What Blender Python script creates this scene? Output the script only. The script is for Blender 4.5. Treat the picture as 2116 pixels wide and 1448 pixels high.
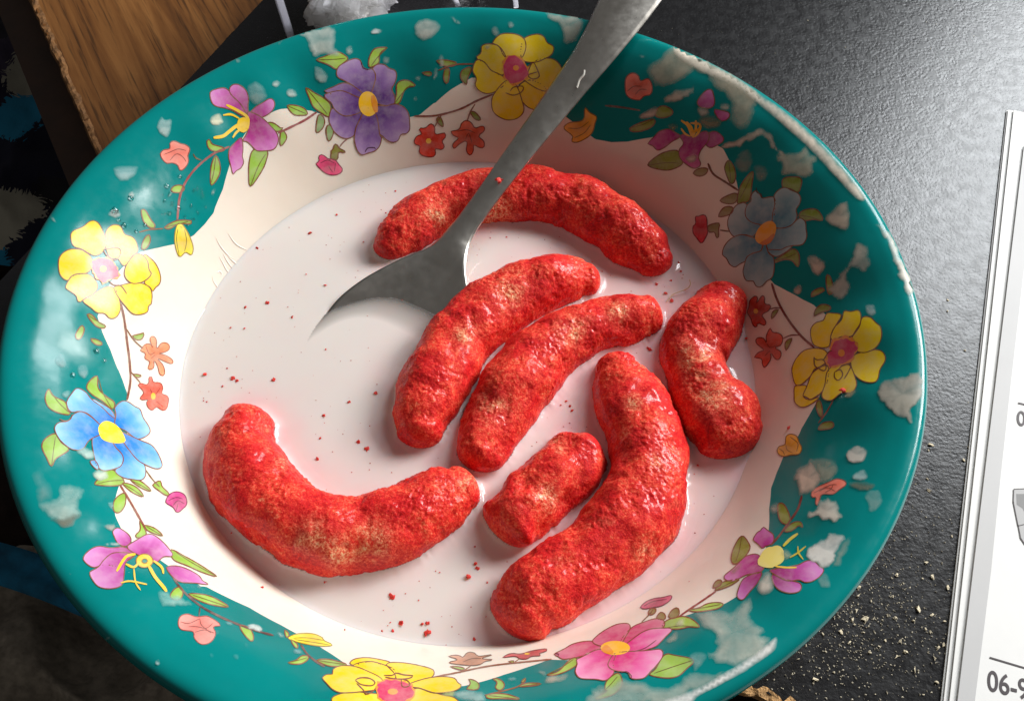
import bpy, math, random
import numpy as np
from mathutils import Vector, Matrix
from mathutils.bvhtree import BVHTree
from mathutils.geometry import delaunay_2d_cdt
random.seed(7); rng = np.random.default_rng(7)
for o in list(bpy.data.objects): bpy.data.objects.remove(o)
S = bpy.context.scene; COL = S.collection
MM = 0.001                                  # all modelling below is in millimetres; rim plane z = 0

# ---------------------------------------------------------------- camera
CAMF, TILT, ROLL = 2268.89, math.radians(34.824), math.radians(1.303)
CAMC = np.array([10.249, -147.40, 191.256])
cF = np.array([0, math.sin(TILT), -math.cos(TILT)]); cU = np.array([0, math.cos(TILT), math.sin(TILT)]); cR = np.array([1., 0, 0])
cR, cU = math.cos(ROLL) * cR + math.sin(ROLL) * cU, -math.sin(ROLL) * cR + math.cos(ROLL) * cU
cam = bpy.data.cameras.new('camera'); camo = bpy.data.objects.new('camera', cam); COL.objects.link(camo)
cam.sensor_fit = 'HORIZONTAL'; cam.sensor_width = 36; cam.lens = CAMF / 2116 * 36
cam.clip_start = 0.01; cam.clip_end = 20
camo.matrix_world = Matrix([[cR[i], cU[i], -cF[i], CAMC[i] * MM] for i in range(3)] + [[0, 0, 0, 1]])
S.camera = camo
# ---------------------------------------------------------------- room light
world = bpy.data.worlds.new('World'); S.world = world; world.use_nodes = True
bg = world.node_tree.nodes['Background']; bg.inputs[0].default_value = (0.92, 0.88, 0.84, 1); bg.inputs[1].default_value = 0.10
S.view_settings.view_transform = 'Standard'; S.view_settings.look = 'None'; S.view_settings.gamma = 1; S.view_settings.exposure = 0.0
def window_lamp(az, el, dist, w, h, power, col):
    la = bpy.data.lights.new('window_light', 'AREA'); la.shape = 'RECTANGLE'; la.size = w; la.size_y = h; la.energy = power; la.color = col
    lo = bpy.data.objects.new('window_light', la); COL.objects.link(lo)
    a, e = math.radians(az), math.radians(el)
    d = Vector((math.cos(a) * math.cos(e), math.sin(a) * math.cos(e), math.sin(e)))
    lo.location = d * dist; lo.rotation_euler = d.to_track_quat('Z', 'Y').to_euler()
    return lo
window_lamp(30, 29, 1.5, 0.56, 0.50, 29.5, (1.0, 0.985, 0.965))     # the window the sun comes in by
window_lamp(53, 36, 1.5, 0.34, 0.62, 13, (0.93, 0.97, 1.0))      # a second, dimmer pane that gives the table its sheen

# ---------------------------------------------------------------- helpers
def ray(x, y):
    d = cF + (x - 1058) / CAMF * cR - (y - 724) / CAMF * cU
    return d / np.linalg.norm(d)
def plane(x, y, h):
    d = ray(x, y); return CAMC + d * ((h - CAMC[2]) / d[2])
def pxmm(P):                                # photo pixels per millimetre at a point
    return CAMF / float((np.asarray(P) - CAMC) @ cF)
def lin(c):
    c = np.asarray(c, float) / 255
    return np.where(c <= 0.04045, c / 12.92, ((c + 0.055) / 1.055) ** 2.4)
def L4(c): return tuple(lin(c)) + (1,)
ZN = {'A': (0, 0, .33144), 'B': (700, 0, .33144), 'C': (1400, 0, .33837), 'D': (0, 480, .33144), 'E': (700, 480, .33144), 'F': (1400, 480, .33837),
      'G': (0, 960, .33702), 'H': (700, 960, .33702), 'I': (1400, 960, .33837), 'J': (400, 280, .28355), 'K': (1280, 500, .28355), 'L': (350, 1000, .33081),
      'M': (1100, 880, .28355), 'P1': (600, 70, .20718), 'C2': (1300, 100, .27624), 'S3': (1420, 340, .20718), 'B4': (60, 760, .27624), 'Y5': (80, 440, .27624),
      'H6': (1130, 1200, .23629), 'L7': (640, 1280, .23629), 'R8': (1500, 880, .27624), 'X': (0, 0, 1)}
def z(zone, s):
    x0, y0, k = ZN[zone]
    return np.array([[x0 + k * float(a), y0 + k * float(b)] for a, b in (q.split(',') for q in s.split())])
def hash3(ix, iy, iz, seed):
    h = (ix * 374761393 + iy * 668265263 + iz * 2147483647 + seed * 974634777).astype(np.int64) & 0xffffffff
    h = ((h ^ (h >> 13)) * 1274126177) & 0xffffffff; h = h ^ (h >> 16)
    return (h & 0xffff) / 65535.0
def vnoise(P, f, seed=0):
    P = np.asarray(P) * f + 1000; i = np.floor(P).astype(np.int64); t = P - i; t = t * t * (3 - 2 * t)
    r = 0
    for a in (0, 1):
        for b in (0, 1):
            for c in (0, 1):
                w = (t[:, 0] if a else 1 - t[:, 0]) * (t[:, 1] if b else 1 - t[:, 1]) * (t[:, 2] if c else 1 - t[:, 2])
                r = r + w * hash3(i[:, 0] + a, i[:, 1] + b, i[:, 2] + c, seed)
    return r * 2 - 1
def fbm(P, f, seed=0, n=3):
    return sum(vnoise(P, f * 2 ** k, seed + k) * .5 ** k for k in range(n))
def catmull(P, n=6, closed=True):
    P = np.asarray(P, float); N = len(P); out = []
    rngi = range(N) if closed else range(N - 1)
    for i in rngi:
        p0 = P[(i - 1) % N] if closed or i > 0 else 2 * P[0] - P[1]
        p1 = P[i]; p2 = P[(i + 1) % N]; p3 = P[(i + 2) % N] if closed or i + 2 < N else 2 * P[-1] - P[-2]
        for k in range(n):
            t = k / n
            out.append(.5 * ((2 * p1) + (p2 - p0) * t + (2 * p0 - 5 * p1 + 4 * p2 - p3) * t * t + (3 * p1 - p0 - 3 * p2 + p3) * t ** 3))
    if not closed: out.append(P[-1])
    return np.array(out)
def resample(P, step, closed):
    Q = np.vstack([P, P[:1]]) if closed else P
    d = np.r_[0, np.cumsum(np.linalg.norm(np.diff(Q, axis=0), axis=1))]
    n = max(3, int(round(d[-1] / step)) + (0 if closed else 1)); s = np.linspace(0, d[-1], n, endpoint=not closed)
    return np.stack([np.interp(s, d, Q[:, k]) for k in range(Q.shape[1])], 1)
def mesh(name, V, Fc, mats, midx=None, smooth=True, attrs=None):
    me = bpy.data.meshes.new(name); V = np.asarray(V, float) * MM
    Fc = [list(map(int, f)) for f in Fc] if not isinstance(Fc, np.ndarray) else Fc
    if isinstance(Fc, np.ndarray):
        k = Fc.shape[1]; me.vertices.add(len(V)); me.vertices.foreach_set('co', V.astype(np.float32).ravel())
        me.loops.add(Fc.size); me.loops.foreach_set('vertex_index', Fc.astype(np.int32).ravel())
        me.polygons.add(len(Fc)); me.polygons.foreach_set('loop_start', np.arange(0, Fc.size, k, dtype=np.int32))
        me.update(calc_edges=True)
    else:
        me.from_pydata(V.tolist(), [], Fc)
    if not isinstance(mats, (list, tuple)): mats = [mats]
    for m in mats: me.materials.append(m)
    if midx is not None: me.polygons.foreach_set('material_index', np.asarray(midx, np.int32))
    me.polygons.foreach_set('use_smooth', np.full(len(me.polygons), smooth))
    for an, av in (attrs or {}).items():
        av = np.asarray(av, np.float32)
        if av.ndim == 1:
            a = me.attributes.new(an, 'FLOAT', 'POINT'); a.data.foreach_set('value', av)
        else:
            a = me.attributes.new(an, 'FLOAT_COLOR', 'POINT'); a.data.foreach_set('color', np.c_[av, np.ones(len(av))].astype(np.float32).ravel() if av.shape[1] == 3 else av.ravel())
    me.validate(); me.update()
    return me
def link(name, me, parent=None, loc=None):
    o = bpy.data.objects.new(name, me); COL.objects.link(o)
    if parent is not None: o.parent = parent
    if loc is not None: o.location = Vector(loc) * MM
    return o
def tag(o, label=None, cat=None, group=None, kind=None):
    for k, v in (('label', label), ('category', cat), ('group', group), ('kind', kind)):
        if v: o[k] = v
    return o
def thing(name, label, cat, loc=(0, 0, 0), group=None):
    o = bpy.data.objects.new(name, None); COL.objects.link(o); o.location = Vector(loc) * MM; o.empty_display_size = .01
    return tag(o, label, cat, group)
def grid_faces(n, m, wrap_m=True):          # n rows, m columns
    i = np.arange(n - 1)[:, None]; j = np.arange(m if wrap_m else m - 1)[None, :]; j2 = (j + 1) % m
    return np.stack([(i * m + j), (i * m + j2), ((i + 1) * m + j2), ((i + 1) * m + j)], -1).reshape(-1, 4)
class Nd:                                    # terse node builder
    def __init__(s, name):
        s.m = bpy.data.materials.new(name); s.m.use_nodes = True; s.t = s.m.node_tree; s.n = s.t.nodes
        s.p = s.n['Principled BSDF']; s.out = s.n['Material Output']
    def new(s, t, **kw):
        n = s.n.new(t)
        for k, v in kw.items():
            if k.startswith('i_'):
                key = k[2:]; key = int(key) if key.isdigit() else key.replace('_', ' ')
                s.set(n.inputs[key], v)
            else: setattr(n, k, v)
        return n
    def set(s, sock, v):
        if isinstance(v, bpy.types.NodeSocket): s.t.links.new(v, sock)
        elif isinstance(v, bpy.types.Node): s.t.links.new(v.outputs[0], sock)
        else: sock.default_value = v
    def P(s, **kw):
        for k, v in kw.items(): s.set(s.p.inputs[k.replace('_', ' ')], v)
    def attr(s, name): return s.new('ShaderNodeAttribute', attribute_name=name)
    def coord(s): return s.new('ShaderNodeTexCoord').outputs['Object']
    def noise(s, scale, detail=3, rough=.5, vec=None, dist=0):
        n = s.new('ShaderNodeTexNoise'); s.set(n.inputs['Scale'], scale); s.set(n.inputs['Detail'], detail); s.set(n.inputs['Roughness'], rough); s.set(n.inputs['Distortion'], dist)
        s.set(n.inputs['Vector'], vec if vec is not None else s.coord()); return n.outputs['Fac']
    def ramp(s, fac, stops):
        r = s.new('ShaderNodeValToRGB'); s.set(r.inputs[0], fac); e = r.color_ramp.elements
        while len(e) < len(stops): e.new(.5)
        for q, (p, c) in zip(e, stops): q.position = p; q.color = c if len(c) == 4 else (*c, 1)
        return r.outputs[0]
    def rng(s, v, a, b, c=0, d=1):
        n = s.new('ShaderNodeMapRange'); s.set(n.inputs[0], v)
        for k, q in enumerate((a, b, c, d)): n.inputs[k + 1].default_value = q
        return n.outputs[0]
    def mix(s, f, a, b, mode='MIX'):
        n = s.new('ShaderNodeMix', data_type='RGBA', blend_type=mode); s.set(n.inputs[0], f); s.set(n.inputs[6], a); s.set(n.inputs[7], b); return n.outputs[2]
    def math(s, op, a, b=0):
        n = s.new('ShaderNodeMath', operation=op); s.set(n.inputs[0], a); s.set(n.inputs[1], b); return n.outputs[0]
    def bump(s, h, strength, dist):
        b = s.new('ShaderNodeBump'); s.set(b.inputs['Height'], h); b.inputs['Strength'].default_value = strength; b.inputs['Distance'].default_value = dist; s.set(s.p.inputs['Normal'], b); return b

# ---------------------------------------------------------------- materials
def m_glaze(name, col, sss=0):
    n = Nd(name); v = n.coord()
    st = n.rng(n.noise(60, 4, .6, v), .35, .75)
    n.P(Base_Color=n.mix(n.math('MULTIPLY', st, .22), L4(col), tuple(lin(col) * np.array([.80, .74, .66])) + (1,)), Roughness=n.rng(n.noise(300, 3, .6, v), .3, .7, .13, .24), IOR=1.35)
    if sss: n.P(Subsurface_Weight=sss, Subsurface_Radius=(.006, .003, .002), Subsurface_Scale=.6)
    n.bump(n.noise(140, 2, .5, v), .12, .0006)
    return n.m
M_TEAL = m_glaze('teal glaze', (2, 128, 126)); M_CREAM = m_glaze('cream glaze', (238, 226, 211), .25); M_OUT = m_glaze('outer glaze', (214, 200, 182))
def m_print():
    n = Nd('printed ink'); c = n.attr('ink').outputs['Color']
    n.P(Base_Color=n.mix(n.math('MULTIPLY', n.rng(n.noise(300, 5, .65), .4, .8), .3), c, (.75, .68, .6, 1)), Roughness=.2, IOR=1.34)
    n.bump(n.noise(140, 2, .5), .12, .0006); return n.m
M_INK = m_print()
def m_worn():
    n = Nd('worn glaze'); v = n.coord(); c = n.attr('ink').outputs['Color']; cov = n.attr('cover').outputs['Fac']
    nz = n.noise(420, 5, .65, v); nz2 = n.noise(130, 4, .6, v)
    k = n.math('MULTIPLY', n.math('MULTIPLY', cov, n.rng(nz, .25, .6, .72, 1.05)), n.rng(nz2, .3, .62, .55, 1.15))
    n.P(Base_Color=n.mix(n.rng(nz2, .35, .7, 0, .45), c, tuple(lin((150, 140, 118))) + (1,)), Roughness=n.rng(nz, .3, .7, .3, .6))
    n.P(Alpha=k); n.bump(nz, .1, .0003); return n.m
M_WORN = m_worn()
def m_puff():
    n = Nd('red puffed corn'); v = n.coord(); bare = n.attr('bare').outputs['Fac']
    zone = n.noise(150, 4, .55, v); mid = n.noise(1000, 4, .65, v); grain = n.noise(2000, 3, .7, v); fine = n.noise(3000, 2, .6, v)
    g = n.math('ADD', n.math('MULTIPLY', mid, .55), n.math('MULTIPLY', grain, .45))
    r1 = n.ramp(g, [(.34, (.44, .003, .006)), (.47, (.64, .008, .011)), (.58, (.76, .022, .018)), (.70, (.88, .10, .05))])
    r2 = n.ramp(g, [(.34, (.62, .010, .011)), (.45, (.80, .030, .020)), (.56, (.90, .09, .045)), (.68, (.97, .26, .13))])
    pale = n.ramp(g, [(.35, (.78, .075, .035)), (.46, (.88, .24, .11)), (.57, (.94, .46, .25)), (.68, (.96, .64, .42))])
    red = n.mix(n.rng(zone, .42, .60), r1, r2)
    f = n.math('ADD', n.rng(n.noise(230, 3, .6, v), .6, .8, 0, .3), n.math('MULTIPLY', bare, n.rng(g, .36, .6, .25, 1.15)))
    n.P(Base_Color=n.mix(f, red, pale), Roughness=.6, IOR=1.25, Subsurface_Weight=.5, Subsurface_Radius=(.005, .0008, .0005), Subsurface_Scale=.4, Coat_Weight=n.rng(zone, .35, .6, .6, .2), Coat_Roughness=.14, Coat_IOR=1.4)
    n.bump(n.math('ADD', n.math('MULTIPLY', n.noise(1300, 3, .6, v), .6), n.math('MULTIPLY', fine, .5)), .7, .0005); return n.m
M_PUFF = m_puff()
def m_milk():
    n = Nd('pink tinged milk'); dye = n.attr('dye').outputs['Fac']; op = n.attr('opacity').outputs['Fac']
    col = n.mix(dye, L4((227, 219, 213)), L4((238, 196, 196)))
    n.P(Base_Color=col, Roughness=.07, IOR=1.35, Subsurface_Weight=.6, Subsurface_Radius=(.006, .004, .003), Subsurface_Scale=.5, Alpha=op)
    return n.m
M_MILK = m_milk()
def m_steel():
    n = Nd('dull steel'); v = n.coord()
    n.P(Base_Color=n.ramp(n.noise(160, 5, .6, v), [(.3, (.62, .59, .54)), (.7, (.72, .69, .64))]), Metallic=1, Roughness=n.rng(n.noise(420, 4, .6, v), .3, .7, .27, .36))
    n.bump(n.noise(900, 3, .6, v), .05, .0002); return n.m
M_STEEL = m_steel()
def m_laminate():
    n = Nd('black laminate'); v = n.coord()
    b1 = n.noise(1050, 2, .5, v); b2 = n.noise(300, 3, .5, v)
    n.P(Base_Color=n.ramp(n.noise(25, 4, .6, v), [(.3, (.005, .005, .006)), (.7, (.010, .010, .011))]), Roughness=n.rng(b2, .3, .7, .22, .31), IOR=1.45)
    n.bump(n.math('ADD', n.math('MULTIPLY', b1, .7), n.math('MULTIPLY', b2, .6)), .24, .0004); return n.m
M_LAM = m_laminate()
def m_oak():
    n = Nd('oak'); tc = n.coord(); mp = n.new('ShaderNodeMapping'); n.set(mp.inputs[0], tc); mp.inputs['Scale'].default_value = (1, .06, 1)
    g = n.noise(190, 6, .65, mp.outputs[0], .6); g2 = n.noise(46, 5, .6, mp.outputs[0], 1.2); mp2 = n.new('ShaderNodeMapping'); n.set(mp2.inputs[0], tc); mp2.inputs['Scale'].default_value = (1, .035, 1)
    pore = n.rng(n.noise(620, 3, .7, mp2.outputs[0]), .52, .64)
    base = n.ramp(n.math('ADD', n.math('MULTIPLY', g, .5), n.math('MULTIPLY', g2, .5)), [(.32, tuple(lin((58, 31, 12)))), (.5, tuple(lin((112, 70, 32)))), (.68, tuple(lin((150, 102, 54))))])
    n.P(Base_Color=n.mix(n.math('MULTIPLY', pore, .62), base, tuple(lin((26, 14, 6))) + (1,)), Roughness=.42); n.bump(pore, -.4, .0006); return n.m
M_OAK = m_oak()
def m_plain(name, col, rough=.6, noise_s=200, var=.25, bump=.2, dist=.0006, **kw):
    n = Nd(name); v = n.coord(); c = lin(col)
    n.P(Base_Color=n.ramp(n.noise(noise_s, 4, .6, v), [(.3, tuple(c * (1 - var))), (.7, tuple(np.minimum(c * (1 + var), 1)))]), Roughness=rough, **kw)
    if bump: n.bump(n.noise(noise_s * 2, 4, .6, v), bump, dist)
    return n.m

# ---------------------------------------------------------------- table, floor, things round the table
TZ = -48.0                                   # table top
tu = np.array([.915, -.403]); tv = np.array([.403, .915])
tcorner = None
_n0 = np.array([69., -72.]) @ tv; _l0 = np.array([-97., 118.]) @ tu
tcorner = _l0 * tu + _n0 * tv
def tp(a, b): return tcorner + a * tu + b * tv
M_FLOOR = m_plain('dark floor', (58, 44, 34), .6, 30, .4)
fl = link('floor', mesh('floor', [(-1500, -1500, -420), (1500, -1500, -420), (1500, 1500, -420), (-1500, 1500, -420)], [(0, 1, 2, 3)], M_FLOOR)); tag(fl, kind='structure')
M_RAW = m_plain('raw particle board', (214, 168, 112), .85, 500, .45, .8, .001)
tb = thing('table', 'black textured laminate table with chipped particle board edge under the bowl', 'table', (*tp(0, 0), TZ))
tb0 = np.array([*tp(0, 0), TZ])
def loc(P, o): return np.asarray(P, float) - o
W, D, TH = 900., 620., 18.
V = [(*tp(a, b), h) for h in (TZ, TZ - TH) for a, b in ((0.7, 0.7), (W, 0.7), (W, D), (0.7, D))]
top = mesh('table_top', loc(V, tb0), [(0, 1, 2, 3), (7, 6, 5, 4), (0, 4, 5, 1), (1, 5, 6, 2), (2, 6, 7, 3), (3, 7, 4, 0)], M_LAM, smooth=False)
link('table_top', top, tb)
# chipped raw edge: a ragged strip along the near edge, proud of the slab
def ragged_edge(name, p0, p1, nrm, mat, root, r0, h0, h1, width, seed, n=420, m=9):
    p0 = np.asarray(p0, float); p1 = np.asarray(p1, float); V = []
    t = np.linspace(0, 1, n); P = p0 + t[:, None] * (p1 - p0)
    for k in range(m):
        s = k / (m - 1); q = np.c_[P, np.full(n, h0 + (h1 - h0) * s)]
        out = width * (.5 + .5 * fbm(q, .7, seed, 3)) * math.sin(math.pi * min(1, .15 + s)) + .25
        if k == 0: out = -.3 - width * .8 * np.clip(.5 + fbm(q, .9, seed + 5, 3), 0, 1.4)
        q[:, :2] += nrm * out[:, None]; q[:, 2] += .4 * fbm(q, .9, seed + 9, 2) * (s > 0)
        V.append(q)
    V = np.concatenate(V)
    return link(name, mesh(name, loc(V, r0), grid_faces(m, n, False), mat, smooth=False), root)
ragged_edge('raw_edge', tp(0, 0), tp(420, 0), -tv, M_RAW, tb, tb0, TZ + .18, TZ - 3.2, 1.9, 3)
ragged_edge('raw_edge', tp(0, 0), tp(0, 400), -tu, m_plain('dark edge band', (26, 24, 22), .6, 300, .3), tb, tb0, TZ - .3, TZ - 5, .5, 4, 200, 4)
for a, b in ((40, 60), (860, 60), (860, 560), (40, 560)):
    V = []; 
    for h in (TZ - TH, -420):
        for da, db in ((-18, -18), (18, -18), (18, 18), (-18, 18)): V.append((*tp(a + da, b + db), h))
    link('table_leg', mesh('table_leg', loc(V, tb0), [(0, 4, 5, 1), (1, 5, 6, 2), (2, 6, 7, 3), (3, 7, 4, 0)], M_LAM, smooth=False), tb)

# oak side table below the black table's left edge
OZ = -70.
oa, ob = plane(66, 0, OZ), plane(200, 306, OZ)
od = (ob - oa)[:2]; od /= np.linalg.norm(od); on = np.array([-od[1], od[0]])       # od runs towards the camera, on points right
if on[0] < 0: on = -on
o0 = oa[:2] - od * 260; Ls = 470; rot = math.atan2(-od[1], -od[0]) - math.pi / 2
oak = thing('oak_side_table', 'worn oak side table with a chipped front edge beside the black table', 'side table', (*o0, -420)); oak.rotation_euler.z = rot
def oloc(P):                                  # to the side table's own frame (x across the grain, y along)
    P = np.asarray(P, float) - np.array([*o0, -420]); c, s = math.cos(-rot), math.sin(-rot)
    return np.c_[P[:, 0] * c - P[:, 1] * s, P[:, 0] * s + P[:, 1] * c, P[:, 2]]
def obox(name, a0, a1, b0, b1, h0, h1, mat):
    V = [(*(o0 + od * a + on * b), h) for h in (h1, h0) for a, b in ((a0, b0), (a1, b0), (a1, b1), (a0, b1))]
    F4 = [(0, 1, 2, 3), (7, 6, 5, 4), (0, 4, 5, 1), (1, 5, 6, 2), (2, 6, 7, 3), (3, 7, 4, 0)]
    me = mesh(name, oloc(V), F4, mat, smooth=False); me.flip_normals() if me.polygons[0].normal.z < 0 else None
    return link(name, me, oak)
M_OAKD = m_plain('dark oak', (64, 36, 16), .5, 60, .4)  # ledge and side panel, darker brown than the top board
obox('top_board', 0, Ls, 0, 420, OZ - 20, OZ, M_OAK)
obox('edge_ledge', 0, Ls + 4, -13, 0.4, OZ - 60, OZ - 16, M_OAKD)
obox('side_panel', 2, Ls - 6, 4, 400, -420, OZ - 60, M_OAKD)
# chipped edge
n = 360; t = np.linspace(0, Ls, n); rows = []
for k, (b, h) in enumerate(((1.6, .12), (.6, .25), (-.5, -.1), (-1.0, -1.2), (-.7, -3.2), (-.2, -5.5))):
    q = np.c_[o0 + od * t[:, None] + on * b, np.full(n, OZ + h)]; w = fbm(q, .25, 31, 4)
    q[:, :2] += on * (w * (.7 if k < 2 else .4))[:, None]; q[:, 2] += .35 * fbm(q, .6, 33, 2) * (0 < k < 5); rows.append(q)
link('chipped_edge', mesh('chipped_edge', oloc(np.concatenate(rows)), grid_faces(6, n, False), m_plain('chipped wood', (128, 88, 48), .8, 300, .5, .6), smooth=False), oak)

# cloths lying beside the table on the floor side
def cloth(name, label, cat, pts, h, amp, f, mat, seed, n=90, m=70, thick=0):
    a, b, c, d = [plane(*p, h) for p in pts]
    u = np.linspace(0, 1, n)[:, None, None]; v = np.linspace(0, 1, m)[None, :, None]
    P = ((1 - u) * (1 - v) * a + u * (1 - v) * b + u * v * c + (1 - u) * v * d).reshape(-1, 3)
    e = np.minimum(np.minimum(np.repeat(np.linspace(0, 1, n), m), 1 - np.repeat(np.linspace(0, 1, n), m)), np.minimum(np.tile(np.linspace(0, 1, m), n), 1 - np.tile(np.linspace(0, 1, m), n)))
    wob = P[:, :2] * 0 ; wob[:, 0] = fbm(P, f * .8, seed + 3); wob[:, 1] = fbm(P, f * .8, seed + 4)
    z0 = np.abs(fbm(P, f, seed, 4)) * -amp * 2 + amp + amp * .4 * fbm(P, f * 3, seed + 8, 2)
    P[:, :2] += wob * amp * 1.2; P[:, 2] += z0 - np.clip(.12 - e, 0, 1) * 8 * amp
    root = np.array([*P.mean(0)[:2], P[:, 2].min()]); B = P.copy(); B[:, 2] = np.minimum(B[:, 2] - 6, B[:, 2].min() + 0)
    Fg = grid_faces(n, m, False)
    o = link(name, mesh(name, P - root, Fg, mat), None, root)
    return tag(o, label, cat)
def m_floral():
    n = Nd('floral cloth'); v = n.coord()
    vo = n.new('ShaderNodeTexVoronoi', i_Scale=30.0); n.set(vo.inputs['Vector'], n.mix(.012, v, n.new('ShaderNodeTexNoise', i_Scale=40.0).outputs[1])); 
    sep = n.new('ShaderNodeSeparateColor'); n.set(sep.inputs[0], vo.outputs['Color'])
    col = n.ramp(sep.outputs[0], [(.0, tuple(lin((16, 18, 40)))), (.34, tuple(lin((18, 20, 46)))), (.35, tuple(lin((170, 166, 150)))), (.58, tuple(lin((120, 118, 108)))), (.59, tuple(lin((20, 130, 170)))), (.72, tuple(lin((20, 130, 170)))), (.73, tuple(lin((110, 96, 130)))), (.88, tuple(lin((20, 20, 26))))])
    n.P(Base_Color=col, Roughness=.9); n.bump(n.noise(500, 3), .3, .0006); return n.m
cloth('floral_cloth', 'crumpled navy, cream and teal floral cloth left of the oak side table', 'cloth', [(-190, -40), (170, 60), (330, 520), (-190, 560)], -170, 3.5, .02, m_floral(), 11)
cloth('brown_cloth', 'dark brown crumpled blanket below the left rim of the bowl', 'blanket', [(-260, 470), (420, 520), (560, 1240), (-260, 1200)], -215, 10, .02, m_plain('brown wool', (40, 26, 20), .9, 300, .35), 21)
cloth('grey_cloth', 'grey folded blanket below the bottom left rim of the bowl', 'blanket', [(-120, 1180), (420, 1150), (760, 1700), (-160, 1800)], -190, 12, .022, m_plain('grey wool', (150, 140, 126), .9, 300, .35), 27)
# blue strap
sp_ = [plane(x, y, -168) for x, y in ((-160, 1120), (-20, 1155), (90, 1190), (200, 1235), (330, 1290), (520, 1340))]
cl = catmull(np.array(sp_), 8, False); rows = []
for s, hh in ((-7, -3), (-6.6, 1), (-3, 1.6), (-1, .2), (.5, .3), (2.5, 1.8), (6.5, .8), (6.8, -3)):
    tg = np.gradient(cl, axis=0); nn = np.c_[-tg[:, 1], tg[:, 0], 0 * tg[:, 0]]; nn /= np.linalg.norm(nn, axis=1)[:, None]
    rows.append(cl + nn * s + np.array([0, 0, hh]))
r0 = cl.mean(0); tag(link('blue_strap', mesh('blue_strap', np.concatenate(rows) - r0, grid_faces(8, len(cl), False), m_plain('blue webbing', (12, 110, 150), .8, 90, .5)), None, r0), 'wide blue fabric strap lying on the blankets left of the bowl', 'strap')

# ---------------------------------------------------------------- bowl
PROF = np.array([(0, -42.5), (20, -42.5), (36, -42.4), (46, -41.6), (54, -40), (61, -37), (65.2, -33.2), (68.3, -29), (72, -23.8), (76, -18.3), (80, -13.2), (84, -8.8), (88, -5.1), (92, -2.3), (95, -.8), (97, -.12), (98.5, -.15), (99.5, -.8), (100, -2.0)])
pf = catmull(PROF, 10, False); pl = np.r_[0, np.cumsum(np.linalg.norm(np.diff(pf, axis=0), axis=1))]; LT = pl[-1]
def prof_at(l): return np.interp(l, pl, pf[:, 0]), np.interp(l, pl, pf[:, 1])
def flute(r, th):
    b = np.exp(-((r - 87) / 6.0) ** 2)
    return .6 * b * (np.cos(25 * th + .4) * (.7 + .3 * np.cos(3 * th)) + .35 * np.cos(33 * th + 1))
LIPIN = np.interp(94.2, pf[:, 0][:-20], pl[:-20])
def bowl_hit(x, y):                          # analytic hit of a photo pixel on the (unfluted) inside
    d = ray(x, y); t = np.linspace(110, 420, 5000); P = CAMC + t[:, None] * d; r = np.hypot(P[:, 0], P[:, 1])
    zz = np.interp(r, pf[:-22, 0], pf[:-22, 1], right=-1e3 if False else -0.5)
    ok = (P[:, 2] < zz) & (r < 100); i = int(np.argmax(ok)); return P[i]
BOUND = np.concatenate([z('Y5', '760,292 900,262 1050,232 1160,170 1240,90 1310,0'), z('A', '1340,1300 1390,1180 1430,1040 1470,930 1540,800 1640,735 1750,690 1850,672 1950,687'),
    z('P1', '240,772 600,900 1000,900 1190,832 1290,810 1448,690'), z('B', '600,640 700,560 830,480 1100,520 1380,700 1430,740 1560,840 1600,870 1700,888 1800,885 1940,860'),
    z('C2', '180,665 300,640 560,690 700,760 740,830 780,900 800,980 815,1050'), z('S3', '520,300 640,700 760,1080 870,1200 1000,1270 1150,1350 1290,1425'),
    z('K', '1420,460 1500,520 1560,800 1480,1080 1390,1250 1310,1400'), z('M', '1960,20 1830,220 1780,340 1740,450 1725,600 1724,740 1700,900 1600,1120 1500,1230 1400,1290 1300,1330 1200,1352 1120,1380'),
    z('H6', '900,380 600,560 200,690 0,692'), z('L7', '2116,345 1900,412 1700,475 1500,540 1340,582 900,560 500,450 330,395 240,330 90,235 0,170'), z('L', '1000,1050 850,960 700,880 500,770 350,700 230,640 160,605'),
    z('G', '1230,745 1150,700 950,560'), z('B4', '720,1260 680,1180 650,1110 645,1020 660,930 700,800 735,500 735,190 700,90 660,0'), z('Y5', '600,1180 540,1030 480,900 440,775 520,560 640,400')])
bh = np.array([bowl_hit(*p) for p in BOUND]); bth = np.arctan2(bh[:, 1], bh[:, 0]); br = np.hypot(bh[:, 0], bh[:, 1]); s_ = np.argsort(bth); bth = bth[s_]; br = br[s_]
NT = 900; TH_ = np.linspace(-math.pi, math.pi, NT, endpoint=False)
rb = np.interp(TH_, np.r_[bth[-1] - 2 * math.pi, bth, bth[0] + 2 * math.pi], np.r_[br[-1], br, br[0]])
inner = np.argmax(pf[:, 0] > 97); lb = np.interp(rb, pf[:inner, 0], pl[:inner])
rows = []; 
for t in np.linspace(.01, 1, 56): r, h = prof_at(lb * t); rows.append((r, h))
n_in = len(rows)
for t in np.linspace(0, 1, 62)[1:]: r, h = prof_at(lb + (LT - lb) * t); rows.append((r, h))
n_rim = len(rows)
OUT = [(99.9, -2.8), (99.2, -3.8), (97.6, -4.6), (95.2, -6.4), (91, -11.5), (85, -18.5), (78, -26.5), (71, -33.5), (63, -39.6), (54, -43.4), (47, -45), (44.6, -45.4), (44, -47.4), (43, -47.95), (41, -47.9), (40, -46), (30, -45.6), (2, -45.6)]
for r, h in OUT: rows.append((np.full(NT, r), np.full(NT, h)))
V = []
for k, (r, h) in enumerate(rows):
    hh = h + (flute(r, TH_) if k < n_rim else 0) + (.25 * np.sin(2 * TH_ + 1) + .12 * np.sin(5 * TH_)) * (r / 100) ** 4
    V.append(np.c_[r * np.cos(TH_), r * np.sin(TH_), hh])
V = np.concatenate(V); Fb = grid_faces(len(rows), NT)
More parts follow.
